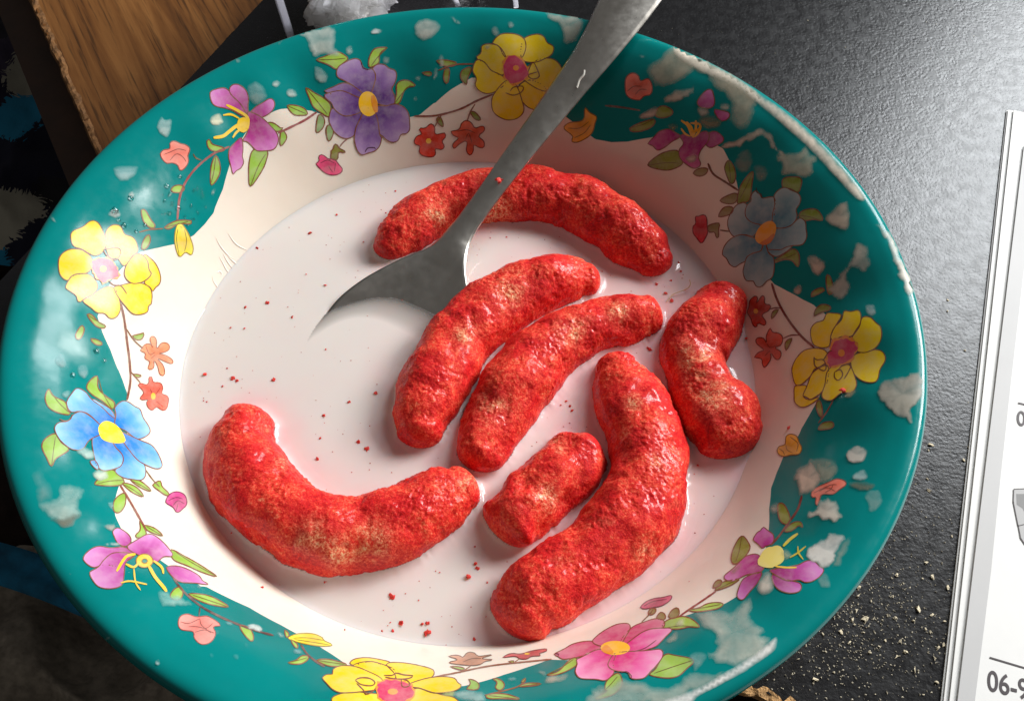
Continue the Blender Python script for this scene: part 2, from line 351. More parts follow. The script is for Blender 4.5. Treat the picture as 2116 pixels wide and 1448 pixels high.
mi = np.repeat([0] * (n_in - 1) + [1] * (n_rim - n_in + 1) + [2] * (len(rows) - n_rim - 1), NT)
bowl = thing('bowl', 'round melamine bowl with worn teal rim, cream centre and printed flowers', 'bowl', (0, 0, TZ)); B0 = np.array([0, 0, TZ])
bme = mesh('bowl_body', V - B0, Fb, [M_CREAM, M_TEAL, M_OUT], mi); link('bowl_body', bme, bowl)
BVT = BVHTree.FromPolygons([Vector(v) for v in V], [tuple(f) for f in Fb[:(n_rim + 1) * NT].tolist()])
CV = Vector(CAMC)
def on_bowl(px, off):
    out = np.empty((len(px), 3)); last = None
    for i, (x, y) in enumerate(px):
        d = Vector(ray(x, y)); h, nn, _, _ = BVT.ray_cast(CV, d)
        if h is None:
            best = None
            for t in range(200, 345, 5):
                c = BVT.find_nearest(CV + d * t)
                if best is None or c[3] < best[3]: best = c
            h, nn = best[0], best[1]
        if nn.dot(d) > 0: nn = -nn
        out[i] = h + nn * off
    return out

# ---------------------------------------------------------------- corn puffs
MZ = -29.0                                   # milk level
PUFFS = [
 ('curved red corn puff half under the spoon at the far side of the milk', [(800, 515, 56), (835, 480, 104), (900, 440, 122), (990, 412, 124), (1100, 408, 124), (1190, 426, 124), (1268, 468, 130), (1325, 515, 120), (1352, 542, 84)], [(1020, 440, 60), (900, 440, 40)]),
 ('bent red corn puff touching the right edge of the spoon bowl', [(872, 893, 100), (880, 840, 132), (915, 762, 140), (965, 690, 145), (1040, 630, 142), (1120, 595, 132), (1185, 580, 108), (1215, 578, 76)], [(1050, 600, 50), (960, 690, 30)]),
 ('slim red corn puff lying between two other puffs in the middle', [(990, 935, 106), (1015, 880, 130), (1060, 800, 146), (1120, 735, 142), (1200, 682, 122), (1280, 660, 112), (1335, 652, 90)], [(1020, 840, 45), (1280, 650, 35), (1180, 680, 40)]),
 ('waisted red corn puff with an orange middle nearest the right wall', [(1486, 624, 110), (1456, 682, 146), (1430, 738, 128), (1448, 806, 134), (1486, 860, 164), (1508, 897, 136)], [(1440, 740, 55), (1475, 815, 50)]),
 ('long thick red corn puff curled round the small chunk', [(1275, 762, 98), (1295, 815, 138), (1328, 890, 152), (1336, 970, 160), (1315, 1050, 170), (1260, 1122, 168), (1180, 1182, 168), (1105, 1232, 164), (1075, 1262, 136)], [(1310, 830, 25), (1360, 950, 25), (1330, 1140, 30), (1290, 900, 20)]),
 ('short stubby red corn puff chunk inside the long curl', [(1200, 940, 122), (1160, 988, 140), (1100, 1040, 146), (1056, 1078, 130)], [(1130, 1030, 35), (1150, 920, 25)]),
 ('hook shaped red corn puff with pale patches at the left', [(515, 878, 112), (498, 935, 152), (518, 1000, 170), (580, 1062, 164), (660, 1100, 160), (750, 1105, 160), (840, 1072, 156), (908, 1032, 140), (950, 1010, 104)], [(770, 1120, 55), (640, 1110, 50), (700, 1140, 45), (960, 1000, 25), (580, 960, 20)]),
]
puff_geo = []
def make_puff(k, label, st, bare):
    st = np.array(st, float)
    C3 = []; R = []
    for x, y, w in st:
        p = plane(x, y, MZ + 1.5); r = w / 1.94 / pxmm(p); C3.append(p); R.append(r)
    C3 = np.array(C3); R = np.array(R); C3[:, 2] = MZ + .07 * R + .4
    path = catmull(np.c_[C3, R], 10, False); path = resample(path, .21, False)
    P, R = path[:, :3], path[:, 3]
    tg = np.gradient(P, axis=0); tg /= np.linalg.norm(tg, axis=1)[:, None]
    # rounded ends
    cf = .62 if k == 5 else .72
    def cap(p, t, r, sgn):
        n_ = max(10, int(r / .21)); a = np.linspace(0, math.pi / 2, n_ + 1)[1:] * .995
        return p + sgn * t * (np.sin(a) * r * cf)[:, None], r * np.cos(a)
    c1, r1 = cap(P[-1], tg[-1], R[-1], 1); c0, r0 = cap(P[0], tg[0], R[0], -1)
    tg = np.vstack([np.repeat(tg[:1], len(c0), 0), tg, np.repeat(tg[-1:], len(c1), 0)]); P = np.vstack([c0[::-1], P, c1]); R = np.r_[r0[::-1], R, r1]
    up = np.array([0, 0, 1.]); sd = np.cross(tg, up); sd /= np.linalg.norm(sd, axis=1)[:, None]; nu = np.cross(sd, tg)
    m = 236; ph = np.linspace(0, 2 * math.pi, m, endpoint=False)
    dirs = sd[:, None, :] * np.cos(ph)[None, :, None] + nu[:, None, :] * np.sin(ph)[None, :, None]
    V = (P[:, None, :] + dirs * R[:, None, None]).reshape(-1, 3); Dn = dirs.reshape(-1, 3)
    Rr = np.repeat(R, m); Q = V + k * 57.3
    disp = 1.0 * vnoise(Q, .13, 1) + .36 * vnoise(Q, .32, 2) + .13 * vnoise(Q, .75, 3)
    patch = np.clip(.55 + .9 * fbm(Q, .2, 12, 2), .15, 1.1)
    disp = disp + patch * (.13 * vnoise(Q, 1.25, 4) + .11 * vnoise(Q, 1.9, 6))
    pit = np.clip(vnoise(Q, .45, 8) - .5, 0, 1) * -.8; g = np.clip(vnoise(Q, 1.6, 5) - .35, 0, 1) * .32 * patch
    disp = (disp + g + pit) * np.clip(Rr / 4, .15, 1)
    if k == 5: disp += .9 * vnoise(Q, .21, 33)
    if k == 5:                                # crease across the chunk
        a, b = plane(1180, 960, MZ + 5), plane(1165, 1070, MZ + 5); s = (V - a) @ ((b - a) / np.linalg.norm(b - a)); e = np.linalg.norm(np.cross(V - a, (b - a) / np.linalg.norm(b - a)), axis=1)
        disp -= 1.6 * np.exp(-(e / 2.2) ** 2)
    V = V + Dn * disp[:, None]
    Fq = grid_faces(len(P), m)
    bw = np.zeros(len(V)); 
    d = V - CAMC; zz = d @ cF; px = 1058 + CAMF * (d @ cR) / zz; py = 724 - CAMF * (d @ cU) / zz
    for bx, by, bs in bare: bw += .95 * np.exp(-((px - bx) ** 2 + (py - by) ** 2) / (bs * .62) ** 2) * np.clip(.75 + .8 * fbm(Q, .35, 44, 3), 0, 1.3)
    n0 = len(V); V = np.vstack([V, P[:1], P[-1:]]); bw = np.r_[bw, 0, 0]
    Ft = [(n0, (j + 1) % m, j) for j in range(m)] + [(n0 + 1, n0 - m + j, n0 - m + (j + 1) % m) for j in range(m)]
    root = np.array([*V.mean(0)[:2], V[:, 2].min()])
    tri = np.ascontiguousarray(np.vstack([Fq[:, [0, 1, 2]], Fq[:, [0, 2, 3]], np.array(Ft)])[:, ::-1])
    o = link('corn_puff', mesh('corn_puff', V - root, tri, M_PUFF, attrs={'bare': np.clip(bw, 0, 1), 'wet': np.clip((MZ + 3 - V[:, 2]) / 3, 0, 1)}), None, root)
    tag(o, label, 'corn puff', 'red corn puffs in the milk')
    puff_geo.append((V, tri, P, R))
PSH = {1: (-2, -2, .99), 2: (2, 2, .98), 3: (2, 0, 1), 4: (2, 1, 1), 5: (-3, -2, .97)}
for k, (lb_, st, br_) in enumerate(PUFFS):
    dx, dy, q = PSH.get(k, (0, 0, 1)); make_puff(k, lb_, [(x + dx, y + dy, w * q) for x, y, w in st], br_)

# ---------------------------------------------------------------- spoon
SP = [((1452, -240), 18, 9.6), ((1370, -112), 10, 8.8), ((1299, 0), 5.2, 7.6), ((1240, 92), .8, 5.9), ((1157, 203), -6.5, 4.5), ((1050, 344), -14.5, 3.45), ((985, 432), -19.6, 3.1), ((950, 482), -22.2, 3.6),
      ((922, 528), -23.6, 5.6), ((893, 570), -24.6, 10.4), ((860, 620), -25.8, 15.0), ((828, 670), -27.2, 17.8), ((795, 722), -29.2, 18.6), ((760, 776), -31.4, 17.6), ((728, 826), -33.4, 14.6), ((704, 862), -34.8, 10.4), ((688, 886), -35.6, 5.0), ((682, 895), -36.0, 1.0)]
sc = np.array([plane(*p, h) for p, h, w in SP]); sw = np.array([w for _, _, w in SP])
sq = resample(catmull(np.c_[sc, sw], 10, False), .7, False); P, Wd = sq[:, :3], sq[:, 3]
ns = len(P); ar = np.r_[0, np.cumsum(np.linalg.norm(np.diff(P, axis=0), axis=1))]
tg = np.gradient(P, axis=0); tg /= np.linalg.norm(tg, axis=1)[:, None]; sd = np.cross(tg, (0, 0, 1.)); sd /= np.linalg.norm(sd, axis=1)[:, None]; nu = np.cross(sd, tg)
ineck = int(np.argmin(np.linalg.norm(P - plane(938, 504, -23.2), axis=1)))
tb_ = np.clip((ar - ar[ineck]) / (ar[-1] - ar[ineck]), 0, 1)
dep = 5.2 * np.sin(math.pi * np.clip(tb_, 0, 1) ** 1.38) * (tb_ > 0)
crown = 1.15 * np.clip(1 - tb_ * 8, 0, 1) * np.clip(Wd / 5, .5, 1)
m = 41; lat = np.linspace(-1, 1, m)
def spoon_side(th):
    rows = []
    for i in range(ns):
        q = np.abs(lat); zc = -dep[i] * (1 - q ** 3.2) + crown[i] * (1 - q ** 2) - .25 * (q > .93)
        thick = th * (1 - np.clip((q - .86) / .14, 0, 1) ** 2 * .9)
        rows.append(P[i] + sd[i] * (lat * Wd[i])[:, None] + nu[i] * (zc - thick)[:, None])
    return rows
topr = spoon_side(0); botr = spoon_side(1.5)
rows = [np.vstack([a, b[::-1]]) for a, b in zip(topr, botr)]; M2 = 2 * m
V = np.concatenate(rows); Fs = grid_faces(ns, M2)
tmp = mesh('spoon_all', V, np.ascontiguousarray(Fs[:, ::-1]), M_STEEL); nr = np.array([v.normal[:] for v in tmp.vertices])
spoon = thing('spoon', 'dull steel spoon resting on the bowl rim with its bowl sunk in the milk', 'spoon', V.min(0)); SP0 = V.min(0)
def spart(name, i0, i1, cap_):
    v = V[i0 * M2:(i1 + 1) * M2]; f = np.ascontiguousarray(grid_faces(i1 - i0 + 1, M2)[:, ::-1]); me = mesh(name, v - SP0, f, M_STEEL)
    me.normals_split_custom_set_from_vertices([Vector(q) for q in nr[i0 * M2:(i1 + 1) * M2]]); return link(name, me, spoon)
spart('handle', 0, ineck, True); spart('spoon_bowl', ineck, ns - 1, True); bpy.data.meshes.remove(tmp)
spoon_geo = (V, np.vstack([Fs[:, [0, 1, 2]], Fs[:, [0, 2, 3]]]))

# ---------------------------------------------------------------- milk
def milk():
    st = .28; rmax = 69.4; ax = np.arange(-70, 70 + st, st); X, Y = np.meshgrid(ax, ax, indexing='ij'); R = np.hypot(X, Y); keep = R < rmax
    allV = []; allF = []; off = 0
    for V_, F_, _, _ in puff_geo: allV.append(V_); allF.append(F_ + off); off += len(V_)
    pb = BVHTree.FromPolygons([Vector(v) for v in np.concatenate(allV)], np.concatenate(allF).tolist())
    sb = BVHTree.FromPolygons([Vector(v) for v in spoon_geo[0]], spoon_geo[1].tolist())
    idx = -np.ones(X.shape, int); idx[keep] = np.arange(keep.sum()); P = np.c_[X[keep], Y[keep], np.full(keep.sum(), MZ)]
    n = len(P); dep = np.full(n, 30.); dist = np.full(n, 30.); dy = np.zeros(n); Dn = Vector((0, 0, -1))
    cl_ = np.concatenate([p[2] for p in puff_geo]); cr_ = np.concatenate([p[3] for p in puff_geo])
    for a in range(0, n, 20000):
        d = np.linalg.norm(P[a:a + 20000, None, :2] - cl_[None, ::6, :2], axis=2) - cr_[None, ::6]; dist[a:a + 20000] = d.min(1)
    near = np.where(dist < 3.5)[0]; dsurf = np.full(n, 30.)
    for i in near:
        p = Vector(P[i]); h = pb.ray_cast(p + Vector((0, 0, .02)), Dn)
        if h[0] is not None: dep[i] = min(dep[i], (p - h[0]).length)
        q = pb.find_nearest(p, 4.0)
        if q[0] is not None:
            dsurf[i] = q[3]
            if (p - q[0]).dot(q[1]) < 0 and pb.ray_cast(p, Vector((0, 0, 1)))[0] is not None: dsurf[i] = 0; dep[i] = 0
    depp = dep.copy(); sdist = np.full(n, 30.); c0 = P[:, 0]; c1 = P[:, 1]; lo = spoon_geo[0].min(0) - 3; hi = spoon_geo[0].max(0) + 3
    for i in np.where((c0 > lo[0]) & (c0 < hi[0]) & (c1 > lo[1]) & (c1 < hi[1]))[0]:
        p = Vector(P[i]); h = sb.ray_cast(p + Vector((0, 0, .02)), Dn)
        if h[0] is not None: dep[i] = min(dep[i], (p - h[0]).length)
        q = sb.find_nearest(p, 3.0)
        if q[0] is not None: sdist[i] = q[3]
    Rk = np.hypot(P[:, 0], P[:, 1])
    P[:, 2] += .95 * np.exp(-dsurf / .75) + .5 * np.exp(-np.clip(68.6 - Rk, 0, 99) / .7) + .03 * fbm(P, .05, 5)
    op = 1 - np.exp(-(dep + .1) / np.where(depp < dep + .01,   .6, 2.4)); op = np.clip(op + np.clip((dep - 2.0) / 3.0, 0, 1) ** 1.5, 0, 1); op[Rk > 68.9] = 1
    dn_ = fbm(P, .09, 51, 4); dye = np.exp(-np.clip(np.minimum(dist, dsurf + .5), 0, 99) / 4.5); dye = np.clip(dye * (.62 + .5 * dn_) + .12 * np.clip(dn_, 0, 1) + .22 * (P[:, 0] > 0) * np.clip(P[:, 0] / 40, 0, 1), 0, 1)
    a = idx[:-1, :-1]; b = idx[1:, :-1]; c = idx[1:, 1:]; d = idx[:-1, 1:]; ok = (a >= 0) & (b >= 0) & (c >= 0) & (d >= 0)
    Fq = np.stack([a[ok], b[ok], c[ok], d[ok]], 1)
    r0 = np.array([0, 0, -42.3])
    o = link('milk', mesh('milk', P - r0, Fq, M_MILK, attrs={'dye': dye, 'opacity': op}), None, r0)
    tag(o, 'pinkish milk filling the bowl round the red corn puffs', 'milk')
milk()

# ---------------------------------------------------------------- printed pattern and wear on the bowl
def inside(P, poly):
    x, y = P[:, 0], P[:, 1]; r = np.zeros(len(P), bool); j = len(poly) - 1
    for i in range(len(poly)):
        xi, yi = poly[i]; xj, yj = poly[j]
        c = ((yi > y) != (yj > y)) & (x < (xj - xi) * (y - yi) / (yj - yi + 1e-12) + xi); r ^= c; j = i
    return r
def seg_dist(P, poly):
    A = poly; Bq = np.roll(poly, -1, 0); d = np.full(len(P), 1e9)
    for a, b in zip(A, Bq):
        ab = b - a; t = np.clip(((P - a) @ ab) / (ab @ ab + 1e-9), 0, 1); d = np.minimum(d, np.hypot(*(P - a - t[:, None] * ab).T))
    return d
def triangulate(poly, step):
    lo, hi = poly.min(0), poly.max(0)
    gx, gy = np.meshgrid(np.arange(lo[0], hi[0], step), np.arange(lo[1], hi[1], step * .87), indexing='ij'); gx = gx + (np.arange(gx.shape[1]) % 2) * step / 2
    G = np.c_[gx.ravel(), gy.ravel()]
    if len(G): G = G[inside(G, poly)]
    if len(G): G = G[seg_dist(G, poly) > step * .45]
    n = len(poly); pts = [Vector(p) for p in poly] + [Vector(p) for p in G]
    v, e, f, _, _, _ = delaunay_2d_cdt(pts, [(i, (i + 1) % n) for i in range(n)], [], 0, 1e-5)
    v = np.array([q[:] for q in v]); f = [t for t in f if len(t) == 3]; fa = np.array(f)
    ok = inside(v[fa].mean(1), poly); return v, [t for t, k in zip(f, ok) if k]
BROWN = (128, 74, 48)
class Decal:
    def __init__(s): s.V = []; s.C = []; s.A = []; s.F = []; s.n = 0; s.k = 0
    def add(s, px, F, col, off, cov=None):
        s.V.append(on_bowl(px, off)); s.C.append(col); s.A.append(np.ones(len(px)) if cov is None else cov); s.F += [tuple(int(i) + s.n for i in f) for f in F]; s.n += len(px)
    def poly(s, P, inn, outc=None, ctr=None, R=None, outline=BROWN, w=2.0, step=7, smooth=True, pw=1.0):
        C = resample(catmull(P, 5), 6, True) if smooth else resample(P, 6, True)
        v, f = triangulate(C, step); s.k += 1
        if outc is None or ctr is None: col = np.tile(lin(inn), (len(v), 1))
        else:
            d = np.hypot(*(v - ctr).T); R_ = R or d.max(); t = np.clip((d - d.min() * .8) / (R_ - d.min() * .8 + 1e-6) + .16 * vnoise(np.c_[np.arctan2(*(v - ctr).T) * 9, d * .012, d * 0 + s.k], 1.0, 77) + .10 * vnoise(np.c_[v * .05, d * 0], 1.0, 78), 0, 1)[:, None] ** pw
            col = lin(np.asarray(inn, float) * (1 - t) + np.asarray(outc, float) * t)
        s.add(v, f, col, .05 + .007 * s.k)
        if outline: s.stroke(C, w, outline, True, False)
    def stroke(s, P, w, col, closed=False, smooth=True):
        C = resample(catmull(P, 6, closed) if smooth else P, 5, closed); s.k += .5
        t = (np.roll(C, -1, 0) - np.roll(C, 1, 0)) if closed else np.gradient(C, axis=0)
        t /= np.linalg.norm(t, axis=1)[:, None] + 1e-9; nn = np.c_[-t[:, 1], t[:, 0]]; n = len(C)
        ww = w * (np.ones(n) if closed else np.clip(np.minimum(np.arange(n), np.arange(n)[::-1]) / 3 + .55, 0, 1))
        ww = ww * (.85 + .3 * rng.random(n)) if w < 5 else ww
        px = np.vstack([C + nn * ww[:, None] / 2, C - nn * ww[:, None] / 2]); q = range(n) if closed else range(n - 1)
        s.add(px, [(i, (i + 1) % n, n + (i + 1) % n, n + i) for i in q], np.tile(lin(col), (len(px), 1)), .056 + .007 * s.k)
    def build(s, name, label=None, mat=None):
        V = np.concatenate(s.V); r = V.mean(0)
        me = mesh(name, V - r, s.F, mat or M_INK, attrs={'ink': np.concatenate(s.C), 'cover': np.concatenate(s.A)})
        o = link(name, me, bowl, r - B0)
        if label: o['label'] = label
        return o
def ell(zn, cx, cy, rx, ry, a=0, n=20):
    x0, y0, k = ZN[zn]; t = np.linspace(0, 2 * math.pi, n, endpoint=False); a = math.radians(a)
    x = rx * np.cos(t); y = ry * np.sin(t); return np.c_[x0 + k * (cx + x * math.cos(a) - y * math.sin(a)), y0 + k * (cy + x * math.sin(a) + y * math.cos(a))]
def jag(P, amt=.1, n=3):
    C = catmull(P, n); c = C.mean(0); return c + (C - c) * (1 + amt * (rng.random(len(C)) - .5))[:, None]
def flower(label, zn, ctr, petals, fin, strokes=(), name='printed_flower'):
    d = Decal(); x0, y0, k = ZN[zn]; c = np.array([x0 + k * ctr[0], y0 + k * ctr[1]])
    for s_, inn, outc in petals: d.poly(z(zn, s_), inn, outc, c)
    fin(d, zn)
    for s_, w, col in strokes: d.stroke(z(zn, s_), w, col)
    return d.build(name, label)
def leaf(zn, col, *polys):
    for s_ in polys:
        d = Decal(); P = z(zn, s_); c = P.mean(0); d.poly(P, np.array(col) * 1.06, np.array(col) * .92, c, w=2.4)
        i = np.argmax(np.hypot(*(P - c).T)); a = P[i]; b = P[np.argmax(np.hypot(*(P - a).T))]
        if np.hypot(*(a - b)) > 45: d.stroke(np.array([a, (a + b) / 2 * .6 + c * .4, b * .9 + a * .1]), 1.8, (110, 96, 40))
        d.build('printed_leaf')
def stem(zn, w, col, *lines):
    for s_ in lines: d = Decal(); d.stroke(z(zn, s_), w, col); d.build('printed_stem')
GRN = (146, 184, 72); OLV = (122, 134, 52); DKG = (92, 124, 62); MG = (150, 108, 60)
Y1, Y2 = (250, 214, 60), (238, 206, 24); PK = (206, 66, 104)
def ycenter(poly, dx, dy, rx, ry):
    def fin(d, zn):
        P = z(zn, poly); d.poly(jag(P, .22, 4), (236, 150, 60), outline=None, smooth=False); c = P.mean(0); d.poly(jag(c + (P - c) * .88, .2, 4), PK, outline=None, smooth=False); d.poly(ell(zn, dx, dy, rx, ry), (240, 150, 70), outline=None)
    return fin
YS = lambda *L: [(q, Y1, Y2) for q in L]
flower('yellow printed flower on the left wall under the bright reflection', 'Y5', (480, 420), YS('780,320 830,335 880,390 910,470 905,530 870,560 850,590 830,550 790,520', '500,150 540,95 590,90 620,110 640,160 700,180 730,220 740,290 700,320 640,400 590,340 540,340 505,270',
    '240,190 250,140 330,105 370,70 410,58 450,80 480,140 500,190 505,240 470,300 420,320 370,300 320,270 260,250', '150,350 180,300 240,272 310,275 350,295 390,330 400,400 360,450 290,460 240,480 215,510 170,480 150,430',
    '200,560 220,510 250,470 310,455 370,460 420,500 440,560 400,610 340,640 310,670 290,660 280,620 240,590', '330,660 390,620 450,580 520,550 570,570 600,640 610,720 580,780 530,790 490,750 440,750 390,710',
    '560,560 620,540 690,525 760,525 820,550 845,600 840,680 815,700 815,740 760,760 700,755 640,690 600,640', '650,400 690,340 730,305 780,320 815,370 820,420 840,460 790,510 720,530 680,520 640,470'),
    ycenter('390,350 440,335 520,340 570,370 600,430 600,490 540,500 490,530 460,520 410,460 385,400', 480, 420, 28, 26), [('480,275 540,265 600,265 615,300 580,350 540,345 500,310 480,275', 2.4, BROWN), ('520,505 560,540 610,545 640,580 655,605', 2.2, BROWN)])
flower('yellow printed flower on the right wall', 'K', (1620, 810), YS('1280,1050 1340,1045 1370,1050 1340,1120 1380,1150 1460,1130 1400,1180 1330,1205 1280,1170 1275,1120', '1395,640 1430,590 1490,570 1510,520 1560,520 1620,530 1590,590 1560,640 1540,700 1530,760 1470,770 1410,740',
    '1540,690 1570,620 1620,570 1640,500 1680,510 1750,500 1760,580 1720,650 1690,690 1620,690 1560,720', '1700,690 1750,620 1770,550 1830,550 1870,590 1905,620 1910,700 1870,770 1800,805 1740,800 1690,760',
    '1690,850 1740,810 1800,805 1860,785 1920,800 1940,860 1900,930 1880,1010 1820,1025 1750,1000 1700,940', '1260,920 1290,850 1350,790 1430,775 1500,790 1530,850 1480,900 1420,930 1400,970 1340,1030 1290,1045 1265,980',
    '1340,1120 1370,1050 1400,970 1440,930 1520,900 1520,1010 1480,1090 1430,1130 1390,1150 1370,1130', '1520,940 1600,880 1680,900 1720,990 1730,1050 1690,1100 1620,1100 1560,1150 1510,1155 1475,1120 1500,1040'),
    ycenter('1530,790 1560,720 1640,690 1710,710 1745,770 1720,830 1680,880 1600,910 1530,920 1500,870', 1620, 810, 26, 28), [('1420,840 1440,860 1490,860 1510,920 1490,940 1450,920 1425,900 1420,840', 2.4, BROWN), ('1570,950 1610,930 1630,970 1600,1010 1570,990 1570,950', 2.4, BROWN), ('1600,930 1630,900 1690,895 1670,950 1640,1000', 2.4, BROWN), ('1490,860 1530,800 1555,795', 2.2, BROWN)])
flower('yellow printed flower beside the spoon handle at the far wall', 'B', (1110, 430), YS('1110,560 1180,500 1280,540 1330,620 1290,680 1200,680 1140,630', '1140,470 1230,380 1340,370 1400,450 1380,540 1300,570 1220,545', '1150,250 1230,215 1280,230 1300,270 1340,290 1330,340 1280,370 1220,390 1140,370',
    '960,270 1000,220 1060,210 1120,220 1160,250 1165,310 1130,370 1040,360 1000,290', '860,355 890,330 890,290 930,275 990,285 1030,330 1060,420 1020,470 960,450 910,400 870,375', '835,440 860,375 910,390 950,440 1010,468 1050,510 980,570 930,585 880,570 850,530 860,490', '955,620 980,570 1050,500 1110,540 1140,620 1155,690 1120,735 1060,750 1000,730 960,690'),
    ycenter('1025,390 1070,340 1120,350 1170,400 1190,460 1150,510 1080,530 1030,480', 1105, 425, 20, 18), [('1180,450 1210,390 1240,440 1250,480 1210,495 1180,470 1240,450', 2.2, BROWN), ('1070,570 1090,545 1150,540 1140,575 1090,595 1040,580', 2.2, BROWN)])
flower('yellow printed flower cut by the bottom of the picture', 'L7', (725, 632), YS('190,700 260,650 380,630 500,640 640,660 700,760 640,820 300,820', '800,680 930,600 1030,610 1130,650 1280,690 1300,800 900,820', '350,380 390,345 500,332 620,350 710,375 660,400 560,370 470,375 385,400', '380,400 470,370 560,370 660,400 740,440 755,500 680,570 560,490 440,440',
    '670,395 720,375 830,380 950,400 1060,430 1090,460 1060,510 900,560 780,560 740,470', '110,510 150,480 205,480 200,440 270,405 390,410 500,450 630,520 620,600 460,630 280,640 200,610 150,560', '840,580 1000,520 1150,500 1270,515 1290,550 1330,580 1280,620 1180,640 1080,640 960,600'),
    ycenter('580,570 620,530 720,515 830,540 910,580 920,650 870,720 740,760 620,720 580,650', 725, 632, 48, 27), [('400,530 440,512 520,515 570,550 540,580 450,570 400,535', 2.6, BROWN), ('410,560 470,620 490,655 550,630 575,600', 2.6, BROWN), ('650,490 720,490 760,470 820,485 905,495 850,520 740,520 660,505', 2.4, BROWN), ('800,520 860,540 875,580 810,590 800,520', 2.4, BROWN)])
U1, U2 = (70, 34, 104), (172, 140, 190)
flower('purple printed flower with a yellow centre at the far left wall', 'P1', (775, 700), [(q, U1, U2) for q in ('820,350 870,305 940,310 990,350 1040,360 1060,420 1040,500 1010,550 1040,620 1040,690 1000,720 880,700 800,640 830,480 855,410', '460,400 480,330 560,280 640,248 700,270 720,330 770,360 820,350 850,420 840,490 800,600 730,640 640,530 540,470 480,440',
    '385,860 400,770 430,740 500,780 580,800 740,740 700,880 640,1010 570,1045 500,1030 440,980 410,930', '340,570 430,530 530,490 640,530 760,650 690,720 620,700 500,640 400,600', '340,610 420,580 520,570 640,620 760,680 700,780 560,822 480,790 430,740 410,690 360,650', '860,930 830,800 800,720 950,720 1040,700 1130,730 1180,800 1190,900 1190,960 1150,1000 1100,1000 1080,1060 1020,1085 960,1060 920,1020 880,990', '640,1070 650,950 690,860 760,740 850,800 880,920 890,1010 910,1030 890,1120 840,1170 770,1190 720,1210 670,1170')],
    lambda d, zn: (d.poly(ell(zn, 775, 700, 95, 125, -8), (246, 192, 34), outline=None), d.poly(ell(zn, 838, 700, 30, 95, -12), (226, 142, 34), outline=None)), [('745,1180 770,1140 840,1135 850,1150', 2.2, (70, 30, 60)), ('710,290 730,340 780,358', 2.2, (70, 30, 60))])
B1, B2 = (14, 104, 196), (146, 204, 240)
flower('bright blue printed flower with a yellow centre at the left wall', 'B4', (610, 490), [(q, B1, B2) for q in ('470,235 540,265 620,320 650,400 600,420 520,340', '280,260 320,190 360,152 420,180 470,240 540,290 600,350 650,390 640,440 560,450 450,350 380,325 310,330', '640,300 690,250 740,255 790,290 830,310 850,370 890,430 905,480 860,520 800,530 720,470 640,430 650,350',
    '590,540 700,540 740,600 800,680 860,720 870,800 840,840 780,835 700,820 640,770 700,710 690,640', '660,470 760,510 850,550 910,575 950,620 980,680 995,740 950,755 880,730 810,690 750,620 700,550', '470,560 490,490 600,520 640,590 700,660 690,730 640,755 560,770 510,740 490,680', '455,700 490,690 520,740 510,765 470,730', '190,450 220,410 290,400 330,350 390,328 450,360 510,410 560,480 450,540 400,610 320,610 250,560 210,510')],
    lambda d, zn: d.poly(z(zn, '515,450 560,400 620,410 680,460 720,545 680,565 610,560 540,530'), (252, 222, 50), outline=None), [('225,385 270,400 310,385 320,350', 2.2, BROWN)])
B1_SHADED, B2_SHADED = (70, 120, 140), (168, 190, 190)  # blue print greyed: the right wall's shade is painted into its colour
flower('blue printed flower, petals greyed by painted shade, with an orange centre at the right wall', 'S3', (785, 680), [(q, B1_SHADED, B2_SHADED) for q in ('405,600 410,540 450,460 500,400 580,385 620,450 700,580 760,640 690,680 660,720 580,700 470,720 420,660', '890,640 970,635 1060,590 1120,535 1180,570 1185,640 1195,720 1150,800 1050,810 980,830 940,850 830,880 780,760 800,700', '800,850 870,850 940,850 1000,820 1050,820 960,890 880,920 820,880',
    '580,470 600,400 640,370 640,310 680,260 720,290 750,340 800,330 870,330 880,420 850,560 760,600 650,580 590,530', '870,310 920,250 980,230 1040,260 1110,290 1135,350 1115,410 1085,450 1100,520 1050,600 960,635 870,620 850,520 875,400', '355,900 370,820 440,740 540,700 640,725 740,760 740,860 640,890 590,960 530,990 480,1025 420,990 400,940', '560,1070 575,1000 600,920 680,880 740,860 780,770 810,880 865,930 870,1040 850,1130 800,1160 740,1220 690,1215 660,1160 590,1160')],
    lambda d, zn: (d.poly(z(zn, '680,740 700,660 760,590 830,562 880,590 890,650 860,740 800,800 720,790'), (236, 160, 40), outline=None), d.poly(z(zn, '720,790 800,740 860,690 880,700 850,760 800,800'), (206, 112, 36), outline=None)), [('690,230 700,285 740,295 748,340', 2.2, (60, 40, 30))])
M1, M2 = (152, 28, 106), (216, 134, 200); YEL = (236, 196, 50)
flower('magenta printed flower with yellow stamens at the far left wall', 'A', (1530, 770), [(q, M1, M2) for q in ('1505,860 1515,930 1510,980 1520,1010 1500,1050 1465,1070 1460,1090 1450,1085 1440,1040 1425,980 1430,930 1460,895', '1310,580 1340,560 1400,550 1440,580 1480,620 1530,690 1560,740 1500,720 1450,690 1400,675 1350,665 1320,640', '1440,590 1430,555 1450,530 1490,530 1530,560 1550,610 1545,660 1545,720 1500,650',
    '1550,720 1590,670 1640,640 1680,615 1705,625 1712,660 1690,700 1640,730 1580,745', '1545,700 1590,710 1640,740 1690,790 1725,830 1735,880 1710,930 1660,940 1600,940 1560,900 1530,880 1510,880 1540,830 1550,770')],
    lambda d, zn: d.poly(jag(ell(zn, 1515, 780, 40, 46), .2, 2), YEL, outline=None), [('1410,655 1480,690 1540,730 1550,780', 6, YEL), ('1390,720 1440,715 1490,740', 4.5, YEL), ('1550,800 1490,780 1430,820 1390,850 1330,860', 7, YEL), ('1540,790 1480,820 1450,860', 5, YEL)])
